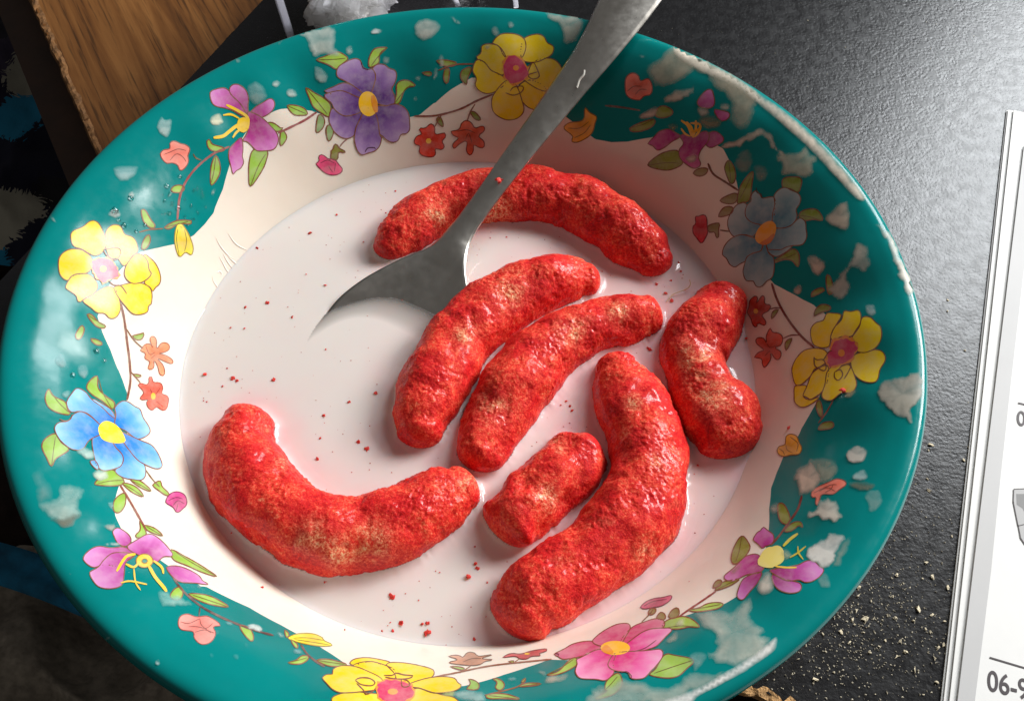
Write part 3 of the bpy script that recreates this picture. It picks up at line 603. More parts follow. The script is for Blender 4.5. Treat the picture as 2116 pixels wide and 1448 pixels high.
flower('faded magenta printed flower with orange stamens at the far right wall', 'C2', (480, 650), [(q, M1, (196, 84, 150)) for q in ('140,715 190,660 230,620 300,605 360,640 390,660 320,700 270,740 210,765 180,730', '590,640 640,620 690,650 710,690 650,730 600,745 550,680', '380,660 420,640 480,660 560,620 600,640 590,700 540,760 520,820 540,870 490,900 430,870 380,820 375,760 410,710')] + [('510,400 560,330 610,305 630,340 640,420 600,450 530,440', (160, 50, 110), (214, 120, 176)), ('640,460 710,470 755,490 740,530 690,545 650,500', (170, 40, 110), (206, 110, 160))],
    lambda d, zn: None, [('390,540 440,580 470,660', 5, (232, 168, 40)), ('430,550 470,600 480,670', 5, (232, 168, 40)), ('500,540 500,600 480,660', 5, (232, 168, 40)), ('540,580 520,630 490,665', 5, (232, 168, 40)), ('390,600 420,640 460,660', 4, (232, 168, 40)), ('460,560 530,570 520,610 460,630', 5, (220, 150, 30))])
flower('magenta printed flower with a worn pale yellow centre at the lower right wall', 'R8', (320, 1010), [(q, M1, M2) for q in ('205,850 240,790 260,785 280,755 320,785 355,810 360,860 330,890 290,900 275,920 240,880', '-10,1120 60,1060 120,1000 160,970 240,960 290,1040 250,1100 160,1110 60,1160 0,1150', '85,1260 110,1180 150,1130 270,1090 240,1170 180,1240 130,1300 95,1290', '350,1110 420,1140 500,1160 560,1180 560,1230 500,1250 430,1240 380,1210 350,1160', '330,1080 430,1060 540,1040 600,1010 660,1010 700,1050 735,1070 710,1120 650,1160 590,1170 550,1150 470,1160 400,1130')],
    lambda d, zn: d.poly(jag(z(zn, '240,1000 300,920 350,900 420,910 440,980 420,1020 350,1060 290,1060 240,1030'), .1), (232, 218, 122), outline=None), [('430,900 480,850 540,805', 6, (222, 208, 70)), ('480,985 540,950 600,900', 3.5, (200, 180, 60)), ('540,900 545,950 580,1000', 3.5, (200, 180, 60)), ('370,1050 450,1060 530,1060', 4, YEL)])
flower('magenta printed flower with curling yellow stamens at the lower left wall', 'G', (880, 580), [(q, (158, 44, 122), (222, 150, 208)) for q in ('690,410 720,385 780,420 805,460 790,490 760,500 720,480 700,440', '1020,630 1080,620 1150,640 1220,680 1240,710 1280,735 1190,725 1110,720 1060,690', '510,580 540,530 600,500 680,510 760,505 830,550 720,620 640,610 570,630', '550,660 600,630 640,580 700,540 820,550 770,600 760,680 745,740 680,760 610,750 570,710', '780,500 840,460 910,425 970,450 1030,510 1060,560 1000,565 960,600 900,590 860,560 800,530')],
    lambda d, zn: (d.poly(ell(zn, 885, 590, 52, 42), YEL, outline=(150, 110, 20), w=2), d.poly(ell(zn, 885, 592, 20, 16), (30, 130, 120), outline=(150, 110, 20), w=2)), [('830,550 780,560 750,595 715,655', 6, YEL), ('850,600 820,630 770,610', 5, YEL), ('820,640 830,720 860,770', 3.5, YEL), ('740,725 800,715 900,735', 3.5, YEL), ('910,620 950,690 1000,750 1020,780', 7, YEL), ('940,590 990,630 1000,670', 5, YEL)])
flower('hot pink printed flower with a golden centre at the bottom right wall', 'H6', (600, 588), [(q, (196, 50, 100), (212, 130, 152)) for q in ('65,640 160,590 230,550 360,525 480,540 560,590 380,640 250,670 140,685 100,660', '640,540 740,410 850,360 950,330 1030,350 1015,410 880,440 800,480 740,560', '430,490 510,430 620,378 720,375 730,420 700,470 640,560 520,580 400,540')] + [(q, (208, 26, 108), (246, 166, 206)) for q in ('640,610 790,480 880,430 970,415 1100,420 1040,490 960,570 880,600 760,640', '250,790 270,720 255,690 300,670 450,600 600,620 580,720 590,800 520,870 430,860 290,850', '535,730 590,640 700,620 880,610 1000,600 1015,660 960,740 910,790 850,850 740,855 710,800 620,790 560,770')],
    lambda d, zn: (d.poly(ell(zn, 600, 588, 130, 62), (250, 190, 50), outline=None), d.poly(z(zn, '475,600 520,560 560,590 590,640 530,640 490,620'), (236, 150, 40), outline=None)), [('650,800 700,795 740,830 740,852', 2.2, (110, 30, 60)), ('760,620 860,590 960,520', 2, (130, 30, 70)), ('70,635 105,640 100,660', 2, (110, 30, 60))])
def blossom(label, zn, col, poly, dot=None, lines=(), name='printed_blossom'):
    d = Decal(); P = z(zn, poly); d.poly(P, np.array(col) * .9, np.minimum(np.array(col) * 1.12 + 8, 255), P.mean(0), outline=tuple(np.array(col) * .62), w=2.0)
    if dot: d.poly(ell(zn, *dot), (240, 186, 60), outline=None)
    for s_ in lines: d.stroke(z(zn, s_), 1.7, tuple(np.array(col) * .6))
    d.build(name, label)
SAL = (244, 128, 112)
blossom('salmon pink printed blossom at the far left wall', 'A', SAL, '1000,960 1020,935 1060,930 1060,890 1090,880 1120,895 1160,905 1185,930 1170,970 1175,1010 1150,1050 1120,1065 1110,1030 1070,1015 1040,1020 1010,990', None, ('1020,965 1060,950 1110,930 1160,940', '1060,1000 1100,960 1140,980 1160,1010'))
blossom('salmon printed blossom right of the spoon handle', 'B', (226, 104, 82), '1790,490 1830,455 1870,475 1880,510 1930,490 1955,540 1945,590 1900,600 1880,625 1820,615 1790,580', None, ('1800,570 1840,540 1890,540', '1850,590 1880,560 1920,560'))
blossom('salmon printed blossom beside white worn patches at the right wall', 'R8', (238, 118, 98), '640,520 650,480 700,450 770,420 830,395 890,410 900,440 850,475 800,510 720,510 700,560 680,600 670,570 680,530 650,535', None, ('660,500 720,470 790,440 830,440', '700,490 760,460 820,490', '740,500 790,470 800,440'))
blossom('salmon printed blossom at the lower left wall', 'L', (242, 132, 122), '65,830 110,810 170,830 240,825 320,880 270,890 290,930 260,985 200,1000 155,960 150,920 80,910 55,880', None, ('70,860 120,870 190,840', '120,890 170,890 230,900 270,870', '190,840 200,880 260,930', '160,925 220,910 280,930'))
blossom('red printed blossom at the far wall', 'B', (206, 58, 40), '470,880 490,845 520,840 500,800 540,800 575,770 600,800 600,840 660,830 665,860 640,880 660,910 640,935 600,925 605,960 580,980 520,970 500,940 510,910 480,905', (560, 880, 18, 18))
blossom('brick red printed blossom nearest the spoon handle', 'B', (204, 84, 54), '700,820 750,810 765,770 800,750 830,770 850,800 900,785 910,815 870,850 905,880 905,920 870,920 840,900 840,940 820,970 795,940 800,880 750,900 720,930 710,900 750,860 720,850', None, ('740,820 800,810 850,830', '790,870 810,830 830,890'))
blossom('small pink printed blossom at the far left wall', 'P1', (218, 74, 116), '255,1295 290,1270 280,1220 320,1205 380,1250 440,1250 480,1300 520,1350 500,1390 440,1410 370,1400 310,1360', None, ('300,1290 370,1260 440,1290', '380,1320 420,1380', '450,1290 440,1370'))
blossom('crimson printed blossom at the right wall', 'C2', (206, 50, 64), '480,1330 500,1310 495,1255 520,1260 545,1245 580,1260 585,1350 590,1380 560,1440 540,1460 500,1410 478,1380')
blossom('dull red printed blossom touching the waisted puff', 'K', (186, 62, 46), '950,430 985,395 1010,400 1000,450 1040,390 1060,400 1060,450 1105,460 1090,500 1050,520 1040,540 1070,580 1060,610 1010,590 1000,625 970,600 960,560 930,510 945,480', (995, 505, 18, 20))
blossom('dull orange printed blossom at the right wall', 'K', (198, 88, 66), '985,840 1020,800 1060,790 1000,740 1000,700 1050,700 1075,740 1070,690 1100,625 1115,660 1150,660 1190,690 1180,750 1130,770 1180,800 1170,850 1140,855 1100,800 1105,850 1060,915 1040,880 1040,850', None, ('1075,740 1100,770 1150,750', '1100,790 1060,830'))
blossom('red printed blossom with a yellow dot at the left wall', 'B4', (226, 92, 72), '815,130 840,115 880,130 900,100 890,75 915,65 930,110 980,110 1000,150 990,195 1040,215 1030,300 1000,320 950,290 920,320 885,290 880,250 900,235 840,240 830,220 860,185', (928, 212, 18, 28), ('900,150 920,190', '950,250 1000,290', '980,150 945,200'))
blossom('orange printed blossom at the left wall', 'Y5', (232, 132, 92), '760,1030 800,980 840,985 850,1010 830,940 855,920 880,950 880,1020 920,970 970,980 975,1020 930,1045 890,1050 950,1065 1000,1100 1000,1130 940,1110 880,1085 930,1140 940,1210 905,1210 890,1150 860,1100 860,1160 815,1170 830,1110 790,1090 800,1050', None, ('800,1000 830,1060 870,1040', '840,1090 870,1060'))
blossom('dark pink printed blossom at the lower left wall', 'G', (190, 72, 128), '1015,230 1040,180 1090,165 1135,190 1145,240 1120,270 1085,295 1060,260', None, ('1030,220 1080,200 1120,210', '1060,250 1090,220 1130,240', '1080,280 1090,240'))
blossom('dusty pink printed blossom at the bottom right wall', 'H6', (196, 100, 124), '820,230 870,180 950,150 1010,145 1095,125 1080,170 1000,220 930,230 860,245', None, ('850,220 930,180 1050,160',))
blossom('brown pink printed blossom under the curled puff', 'L7', (194, 140, 112), '1215,320 1300,310 1340,330 1380,285 1440,290 1480,320 1600,305 1500,340 1610,350 1530,365 1510,385 1440,400 1340,395 1210,375 1300,350', None, ('1340,370 1420,340 1500,340',))
blossom('rose printed blossom under the curled puff', 'L7', (194, 92, 92), '1690,330 1760,295 1850,300 1930,275 2060,255 2080,270 2000,300 2030,315 1940,320 1900,345 1830,340 1800,320', (1900, 298, 30, 9))
OC = (228, 168, 56)
blossom('ochre printed bud right of the spoon handle', 'B', OC, '1405,790 1440,765 1500,760 1530,740 1535,670 1560,700 1610,730 1600,760 1580,830 1530,870 1480,890 1450,880 1460,850 1410,810', None, ('1430,800 1500,800 1560,760', '1470,860 1530,830 1570,780'), 'printed_bud')
blossom('ochre printed bud at the right wall', 'R8', (224, 162, 50), '385,185 400,150 445,140 450,80 480,60 530,75 550,130 570,160 550,210 490,215 430,228 395,210', None, ('450,140 460,180 500,200', '480,80 540,130 530,190', '400,170 430,190 440,220'), 'printed_bud')
blossom('pointed yellow printed bud at the upper left wall', 'Y5', (238, 204, 60), '1015,200 1030,100 1060,75 1095,115 1130,180 1155,260 1140,320 1100,290 1060,330 1035,300', None, ('1090,125 1105,210 1090,290', '1040,120 1030,200 1050,320'), 'printed_bud')
blossom('pointed yellow printed bud at the bottom left wall', 'L', (250, 214, 60), '740,960 800,935 900,935 965,965 960,975 1020,1005 950,1012 860,1000 780,980', None, ('770,962 860,960 960,975', '780,970 880,985 1000,1004'), 'printed_bud')
# stems, then leaves
stem('A', 4.5, (150, 74, 74), '1975,700 1900,750 1800,800 1735,830', '1430,915 1330,960 1230,1040 1160,1130 1120,1230 1105,1370'); stem('A', 3, (110, 90, 60), '1255,1000 1220,985 1205,960')
stem('Y5', 4.5, (122, 70, 50), '615,680 640,800 660,960 680,1120 685,1260 660,1400'); stem('Y5', 3, (122, 80, 50), '650,860 710,950 780,1015', '690,1190 760,1270', '750,145 830,125 930,118')
stem('B', 4, (128, 62, 50), '470,725 560,725 640,715 760,680 860,630 960,590'); stem('B', 3, (128, 72, 50), '640,720 620,750 600,790', '850,650 820,700 800,760', '850,400 720,405 620,440'); stem('B', 4, (92, 60, 50), '1660,660 1760,670 1880,690')
stem('P1', 3, (150, 110, 100), '490,1130 530,1080 570,1050'); stem('C2', 4.5, (116, 66, 44), '590,860 630,940 720,1000 820,1065'); stem('C2', 3, (116, 66, 44), '680,1360 750,1370')
stem('K', 5, (126, 46, 34), '1110,300 1150,420 1220,550 1320,680 1420,770'); stem('K', 3, (126, 56, 44), '1180,485 1140,480 1095,490', '1320,680 1250,680 1190,705', '1560,1150 1510,1240 1450,1320')
stem('R8', 4.5, (120, 52, 46), '570,520 540,620 480,710 400,820 340,890'); stem('H6', 4, (140, 62, 56), '1480,90 1350,180 1230,260 1160,310'); stem('H6', 2.6, (120, 90, 60), '930,250 900,290 830,360')
stem('L7', 3.4, (138, 84, 60), '880,555 1100,500 1300,460 1600,400 2116,345'); stem('L7', 2.6, (138, 90, 60), '1310,465 1370,430 1420,395', '1780,380 1830,345', '1530,660 1700,620 1830,580 1890,520')
stem('L', 4.5, (84, 62, 60), '0,540 70,650 180,750 300,820 440,880 560,920 650,945', '820,1000 860,1060 920,1110 970,1140'); stem('L', 3, (84, 62, 60), '185,825 190,770'); stem('B4', 4.5, (138, 78, 64), '680,875 750,990 830,1130 880,1220'); stem('B4', 2.8, (120, 90, 60), '870,760 920,830 975,890')
leaf('A', GRN, '1345,970 1370,1020 1370,1080 1345,1130 1315,1155 1312,1090 1320,1020', '1580,935 1665,940 1660,1000 1630,1070 1560,1165 1550,1080 1555,1000', '1755,810 1785,840 1785,870 1750,915 1745,870', '1670,765 1710,770 1750,800 1770,795 1740,820 1700,810', '1790,660 1850,660 1900,680 1920,715 1880,720 1830,715', '1065,1185 1085,1160 1130,1155 1150,1175 1130,1200 1080,1200', '1290,880 1310,870 1320,900 1390,920 1400,940 1340,945 1300,925', '880,1310 905,1310 940,1370 970,1410 945,1425 900,1390 885,1350')
leaf('P1', (158, 190, 72), '260,262 350,225 450,185 500,190 580,245 560,270 480,330 460,360 380,310', '780,300 790,230 830,160 880,140 970,140 920,170 885,220 885,290 820,330 790,340', '1060,510 1100,470 1160,462 1220,490 1250,525 1180,530 1130,580 1090,690 1040,695 1060,600', '155,540 240,590 330,640 400,710 390,830 310,790 230,730 190,640')
leaf('P1', (140, 166, 110), '260,900 285,800 340,850 330,930 260,995', '355,960 385,900 430,960 420,1020 380,1080'); leaf('P1', (132, 128, 56), '400,1240 410,1190 395,1170 430,1150 435,1100 470,1110 490,1145 550,1170 540,1190 480,1180 470,1260')
leaf('B', OLV, '610,740 635,730 655,795 620,770', '820,700 850,700 890,750 850,745', '610,380 660,375 740,395 700,415 650,410', '660,440 690,430 680,520 655,500', '770,440 830,420 800,500 800,530 760,490', '520,455 580,450 570,475')
leaf('C2', (134, 148, 56), '140,875 220,800 300,768 370,768 380,820 405,860 340,900 260,912', '5,600 80,560 190,530 180,580 110,615 30,625', '715,890 745,835 790,900 795,980 765,1020 730,950', '810,1160 830,1040 890,950 930,920 920,1010 900,1140 850,1150', '1150,1040 1160,970 1285,970 1280,1050 1260,1080 1210,1050', '1270,1250 1310,1210 1400,1205 1445,1260 1448,1290 1380,1280 1310,1290', '190,480 250,430 330,470 300,510 220,520')
leaf('C2', (150, 140, 92), '480,935 520,900 590,900 570,945 520,958', '680,1140 740,1100 810,1085 800,1150 740,1165', '670,1260 710,1190 780,1190 760,1240', '590,1330 640,1310 680,1310 670,1350 670,1420 650,1410 640,1370 600,1380')
leaf('S3', (134, 148, 56), '870,960 960,900 1060,840 1110,880 1120,960 1105,1030 1050,960 960,950 880,980')
leaf('K', (134, 140, 60), '1110,560 1115,510 1160,490 1140,530', '1215,790 1210,730 1260,700 1240,750', '1420,540 1430,490 1480,455 1540,470 1530,500 1480,510 1440,530', '1400,400 1410,360 1470,335 1500,350 1450,380', '1510,320 1510,240 1540,260 1560,350 1530,390', '1435,1180 1460,1150 1480,1220 1475,1280 1445,1240', '1450,1365 1480,1320 1550,1310 1560,1350 1500,1365')
leaf('R8', (134, 146, 58), '40,1000 60,910 120,820 175,880 180,920 140,980 70,1035', '390,590 430,580 475,660 480,720 440,735 400,690', '440,790 490,730 560,715 575,770 550,740 500,780', '-80,1230 -30,1170 60,1150 110,1140 40,1190')
leaf('H6', (136, 128, 78), '1065,310 1090,260 1140,230 1160,270 1150,310 1090,330', '960,325 1000,270 1040,300 1030,340', '890,290 900,245 950,240 960,260 930,295', '1455,60 1480,0 1530,-10 1520,40')
leaf('H6', (156, 188, 84), '1015,410 1040,350 1130,320 1200,310 1280,340 1340,405 1250,400 1150,420', '1240,255 1330,235 1400,200 1480,188 1550,200 1500,240 1400,260 1300,270', '900,820 950,770 1030,645 1120,650 1290,690 1220,770 1150,830 1050,848', '0,820 100,790 200,690 260,670 265,730 170,790 60,825', '510,955 520,880 600,810 640,815 660,900 600,980 500,1020 420,1030 530,960')
leaf('L7', (140, 176, 84), '1390,520 1440,530 1480,560 1470,610 1370,605 1410,560', '1600,515 1660,520 1705,570 1670,620 1620,590 1645,550', '1540,660 1640,645 1740,655 1840,695 1700,690 1570,690', '1830,585 1900,555 2030,560 1940,580', '1850,545 1890,505 1880,550', '60,355 150,345 250,365 330,395 240,410 150,400', '1230,410 1300,410 1365,430 1320,440', '1740,365 1790,360 1780,380')
leaf('L', GRN, '740,1115 790,1100 830,1070 875,1080 840,1115 790,1125', '440,880 500,900 525,950 515,985 460,930', '120,685 220,690 300,720 370,768 250,750 170,720', '720,910 750,940 730,960', '760,970 800,1000 800,1030 770,1000')
leaf('G', GRN, '1050,520 1130,560 1220,610 1330,685 1240,660 1150,620 1060,580', '885,370 950,390 1000,438 940,420 900,400', '855,345 880,380 895,430 840,450 830,430 860,400', '700,220 740,180 770,180 765,250 730,295 695,280', '750,115 800,120 850,150 880,198 810,170', '800,95 850,95 900,130 930,165 870,145', '580,120 600,90 640,40 690,30 760,95 740,125 660,130', '1070,760 1110,750 1120,800 1090,830 1040,810', '935,125 985,95 990,130 1040,180 1020,190 975,160')
leaf('B4', GRN, '120,230 145,155 180,210 270,255 285,310 310,350 230,340 150,300', '95,590 120,530 200,490 240,560 300,610 200,680 168,740 130,670', '430,150 450,100 510,60 515,150 570,210 640,260 620,310 550,250 470,200')
leaf('Y5', (138, 168, 72), '700,920 760,905 790,895 770,945 730,950', '710,1205 770,1215 750,1230 720,1225', '360,760 400,765 450,820 505,845 480,865 420,840', '275,910 320,840 340,870 320,930 290,950', '390,940 440,950 480,980 440,990 400,965', '770,270 780,210 820,160 835,210 800,270', '940,110 1000,70 1060,55 1140,60 1130,85 1050,80 980,120')

# ---------------------------------------------------------------- worn patches where the glaze is gone
def worn(zn, s_, a=.6, col=(226, 214, 194), soft=5.0, label=None, edge=False, rag=None, lift=0):
    P = z(zn, s_) if isinstance(s_, str) else s_
    C = resample(catmull(P, 5), 4, True); Q = np.c_[C, np.zeros(len(C))]; w = rag or (5 if np.ptp(P, 0).max() > 60 else 2)
    C = C + np.c_[fbm(Q, .07, 61, 3), fbm(Q, .07, 62, 3)] * w
    v, f = triangulate(C, 5 if np.ptp(P, 0).max() < 150 else 8); d = seg_dist(v, C)
    cov = a * np.clip(d / (soft * 1.6) + .08, 0, 1); wv = np.c_[v, np.zeros(len(v))]
    if edge: cov = cov * np.clip(.55 + .6 * np.exp(-d / 14) , 0, 1.1)
    dd = Decal(); dd.k = 26; dd.add(v, f, np.clip(np.tile(lin(col), (len(v), 1)) * (1 + .12 * fbm(wv, .04, 71)[:, None]), 0, 1), .175 + .012 * rng.random() + lift, cov); dd.build('worn_patch', label, M_WORN)
W_ = (232, 226, 212); PB = (222, 204, 184)
def spots(zn, L_, a=.55, col=(206, 222, 216)):
    for cx, cy, rx, ry in L_:
        worn(zn, ell(zn, cx, cy, rx, ry, rng.uniform(0, 90), 9) + rng.normal(0, .12 * min(rx, ry) * ZN[zn][2], (9, 2)), a, col, 3.0)
worn('A', '1870,215 1950,190 2080,165 2100,200 2085,280 2112,340 2020,350 1970,360 1940,310 1900,260', .85, (208, 222, 214), 6, 'torn pale worn patch beside the purple flower', True)
worn('A', '1540,540 1590,510 1640,540 1665,600 1630,645 1580,650 1545,610', .55, (150, 200, 200)); worn('A', '710,1045 850,1040 850,1090 800,1125 740,1120', .62, (160, 210, 212))
spots('A', [(1020, 800, 60, 52), (2000, 470, 55, 38)], .72, (176, 214, 212)); spots('A', [(1480, 385, 18, 14), (1720, 520, 22, 22), (1815, 580, 38, 30), (815, 1210, 22, 22), (715, 1330, 35, 32), (1745, 262, 9, 24), (1725, 265, 7, 20), (1330, 1195, 14, 22), (335, 1370, 34, 8)], .6); spots('A', [(1350, 750, 42, 44)], .75, (226, 226, 190))
worn('B', '1280,85 1400,100 1520,130 1480,260 1400,260 1370,160', .7, (206, 200, 186), 6, None, True); worn('B', '470,170 500,135 560,125 630,150 620,210 540,260 490,230', .7, (206, 214, 206), 5, 'round grey worn patch on the far rim'); worn('B', '200,200 230,180 270,195 260,215 210,215', .95, (240, 246, 244), 3)
spots('B', [(975, 195, 34, 28), (1075, 158, 24, 20), (65, 318, 32, 28), (300, 375, 26, 26), (480, 620, 14, 18), (495, 487, 16, 16), (935, 290, 26, 26), (640, 380, 20, 44), (600, 460, 12, 40)], .5); spots('B', [(730, 130, 40, 12), (1890, 350, 20, 10)], .5)
worn('C2', '130,170 200,80 280,20 400,0 480,60 600,110 720,180 850,260 1000,360 930,410 935,470 920,560 850,610 770,560 760,470 690,330 620,270 560,200 500,180 420,210 350,260 220,290 160,250', .82, (204, 190, 166), 9, 'large cloudy worn patch on the far right rim', True)
worn('C2', '270,380 320,330 420,300 480,275 490,320 450,370 350,400 290,415', .9, PB); worn('C2', '640,735 740,700 850,670 920,615 1010,600 1070,650 1110,730 1180,790 1160,810 1080,760 1040,700 1000,670 940,680 860,720 760,750 680,760', .9, PB, 4, 'wavy pale worn streak on the far right wall')
worn('C2', '1140,860 1120,790 1280,780 1330,740 1350,780 1400,820 1395,900 1330,970 1230,960 1150,950', .8, (214, 204, 180), 6, None, True); worn('C2', '70,510 110,470 190,430 220,460 180,520 100,540', .9, PB); worn('C2', '790,850 830,780 900,760 930,850 900,930 820,920', .4, (170, 170, 150)); worn('C2', '930,900 980,880 1040,910 1030,980 970,1000', .4, (170, 170, 150))
worn('C2', '420,830 480,780 520,820 470,860', .85, PB); worn('C2', '510,450 590,440 600,500 540,520', .8, PB); worn('C2', '680,420 740,420 750,470 690,470', .8, PB); worn('C2', '520,540 600,500 690,540 660,600 570,600', .6, (160, 140, 100)); worn('C2', '280,570 340,560 370,600 320,630', .6, (150, 150, 110))
worn('C', '-20,285 100,330 220,400 400,500 520,590 700,720 870,880 1000,1020 1150,1200 1098,1222 965,1083 812,920 632,757 460,613 330,521 180,458 0,355', .95, (236, 224, 206), 5, 'long pale chipped band along the right rim', False, .8, .02); worn('F', '1200,-60 1290,0 1350,130 1430,290 1440,380 1400,370 1335,220 1265,60', .85, (226, 224, 212), 5)
worn('C', '900,1340 960,1270 1040,1235 1045,1390 980,1395', .85, PB); worn('F', '790,160 830,140 900,170 905,230 850,270 810,220', .8, PB); worn('F', '1070,120 1110,75 1170,90 1165,150 1190,200 1140,235 1070,230 1040,300 1060,350 1000,400 940,380 930,330 980,260 1060,170', .78, (206, 200, 186), 5, 'branching pale worn patch on the right wall')
worn('F', '700,360 740,320 765,350 740,385', .7, PB, 3); worn('F', '1150,450 1200,440 1215,495 1170,515', .6, (190, 214, 214), 3); worn('F', '1240,940 1330,890 1460,865 1500,900 1490,1000 1440,1080 1440,1180 1380,1130 1290,1080 1240,1010', .95, (170, 168, 158), 4, 'large grey worn patch on the right rim'); worn('F', '1010,1000 1060,960 1100,970 1060,1010', .6, (214, 214, 170), 3)
worn('R8', '520,460 530,320 580,280 640,260 700,330 720,420 640,490 560,510', .92, (226, 206, 186), 7); worn('R8', '640,260 760,240 850,320 800,400 720,430 680,330', .6, (186, 192, 172), 5); worn('R8', '620,680 640,640 700,620 710,560 780,560 840,590 875,680 800,720 700,700', .95, W_, 5, 'white worn patch under the salmon blossom'); worn('R8', '900,230 920,180 990,150 1050,170 1060,210 1030,270 950,280', .95, (216, 214, 204), 3, 'oval white worn patch on the right wall')
worn('R8', '610,990 660,880 760,840 770,800 850,815 885,850 830,960 800,1030 740,1060 680,1040', .97, (228, 228, 222), 4, 'big white worn patch on the lower right wall'); worn('R8', '790,1055 850,920 900,840 950,850 880,1020 840,1060', .3); worn('R8', '940,380 1000,330 1050,340 1060,400 1000,415', .7, (180, 214, 214), 3); worn('R8', '930,420 1000,415 1110,440 1100,470 1040,490 950,460', .7, (92, 104, 88), 3)
worn('R8', '240,1200 280,1110 330,1080 355,1150 360,1220 310,1270 250,1250', .95, W_, 8); worn('R8', '330,600 400,575 410,640 340,660', .45); worn('R8', '30,1080 120,1020 130,1060 60,1110', .55, (170, 150, 100)); spots('R8', [(740, 1160, 60, 40), (1100, 560, 60, 90), (455, 320, 20, 16)], .22); worn('R8', '420,930 470,940 500,980 440,1010', .5, (226, 226, 180))
worn('H6', '1310,290 1400,260 1600,270 1700,200 1790,170 1790,310 1860,370 1900,420 1890,500 1960,500 1930,620 1850,680 1700,740 1580,740 1480,720 1400,640 1490,590 1480,530 1440,430 1350,390', .82, (202, 212, 200), 8, 'large torn pale worn patch at the lower right', True)
worn('H6', '330,1050 420,960 560,900 700,870 850,880 1070,930 1200,840 1350,810 1470,820 1600,800 1500,880 1300,960 1100,1070 700,1100 400,1120', .72, (190, 206, 194), 8, 'large pale worn patch at the bottom rim', True); worn('H6', '960,1070 1250,965 1450,865 1600,775 1750,685 1900,575 2010,490 2000,600 1880,690 1750,780 1620,855 1480,930 1330,1010 1230,1085', 1.0, (240, 240, 236), 5, 'white scraped band along the bottom right rim', False, .8, .02)
worn('H6', '1250,680 1260,640 1320,615 1400,640 1380,700 1300,800 1280,760', .45, (160, 214, 210)); worn('H6', '1040,530 1140,440 1150,510 1100,540', .5); worn('H6', '0,830 190,820 150,880 50,900 0,890', .5); worn('H6', '1120,400 1160,330 1210,330 1200,400', .8, (232, 232, 200)); worn('H6', '300,650 370,620 430,620 420,640 330,660', .6, PB, 3)
worn('L7', '1260,650 1350,610 1480,620 1530,660 1520,720 1330,700', .65, (178, 220, 216)); worn('L7', '1720,525 1780,500 1815,520 1780,545', .6, (160, 210, 210), 3); worn('L7', '2000,470 2040,450 2070,480 2040,500', .6); worn('L7', '1140,650 1280,620 1250,690', .6, (236, 236, 150), 3); worn('L7', '2040,540 2116,480 2160,520 2110,560', .45)
worn('L', '470,885 520,870 585,895 570,925 510,910', .9, (222, 236, 232), 3); worn('L', '345,860 380,855 405,875 370,885', .6, (150, 214, 216), 3); worn('L', '650,935 700,930 725,960 690,960', .6, (170, 220, 214), 3); worn('L', '780,1035 820,1040 830,1065 775,1060', .7, (150, 210, 214), 3)
spots('L', [(345, 1015, 14, 12), (420, 1080, 22, 18), (265, 1070, 16, 14), (480, 1010, 14, 12), (300, 930, 18, 16)], .25, (120, 210, 214))
worn('G', '240,230 340,200 360,130 400,110 500,160 515,215 480,240 495,330 430,380 360,370 280,300', .62, (176, 214, 206), 7, 'pale worn patch with dirty lower edge on the left rim'); worn('G', '245,225 270,290 320,330 400,310 490,300 495,335 430,382 350,372 280,320', .62, (84, 92, 74), 6); worn('G', '200,60 250,40 320,200 240,220', .3, (140, 200, 200), 10)
worn('G', '560,60 600,30 650,40 660,80 600,100', .8, (216, 236, 216)); worn('G', '655,240 700,230 690,290', .55, (170, 220, 220), 3); worn('G', '630,490 690,475 745,490 700,505', .8, (200, 226, 222), 3); worn('G', '975,780 1080,800 1190,850 1100,880 1000,870', .6, (150, 214, 206)); worn('G', '625,380 690,365 710,390 680,410', .7, (190, 190, 180), 3); spots('G', [(970, 1210, 16, 18)], .9, (210, 240, 240)); spots('G', [(660, 1060, 16, 18), (255, 520, 10, 8), (1215, 750, 20, 14), (435, 670, 8, 6)], .5)
worn('B4', '345,620 400,595 480,630 495,680 430,690 380,660', .8, (186, 226, 218), 4); worn('B4', '245,195 280,165 320,190 280,230', .6, (140, 200, 200), 3); worn('B4', '480,800 560,780 590,830 520,850', .8, (226, 240, 220), 4); spots('Y5', [(160, 1105, 58, 36), (330, 1190, 50, 44)], .5, (130, 196, 200)); spots('Y5', [(330, 1330, 10, 10)], .4)

# dried milk streaks near the milk edge
sv = []; sf = []; sn = 0
for s_ in ('135,1025 150,1070 195,1115 240,1070', '165,1005 190,988 207,1010 190,1028', '185,880 215,930 245,985 285,1015', '215,860 255,930 300,985', '250,880 300,925 335,945', '160,740 200,810 260,880 300,900', '250,710 310,790 400,840', '-5,1430 40,1330 110,1230 200,1140'):
    C = resample(catmull(z('J', s_), 6, False), 3, False); A = on_bowl(C, .05); tg = np.gradient(A, axis=0); tg /= np.linalg.norm(tg, axis=1)[:, None] + 1e-9; up = np.array([.7, -.1, .7]); sd_ = np.cross(tg, up); sd_ /= np.linalg.norm(sd_, axis=1)[:, None] + 1e-9
    wv = .2 * np.sin(np.linspace(.15, math.pi - .15, len(A)))[:, None]
    for k in range(6): a_ = k / 5 * math.pi; sv.append(A + sd_ * wv * math.cos(a_) + up * wv * .3 * math.sin(a_))
    sf += (grid_faces(6, len(A), False) + sn).tolist(); sn += 6 * len(A)
sv = np.concatenate(sv); c0_ = sv.mean(0); tag(link('milk_streaks', mesh('milk_streaks', sv - c0_, sf, m_glaze('milk film', (240, 232, 220))), None, c0_), 'faint raised milk streaks on the left inner wall just above the milk', 'milk streaks', kind='stuff')
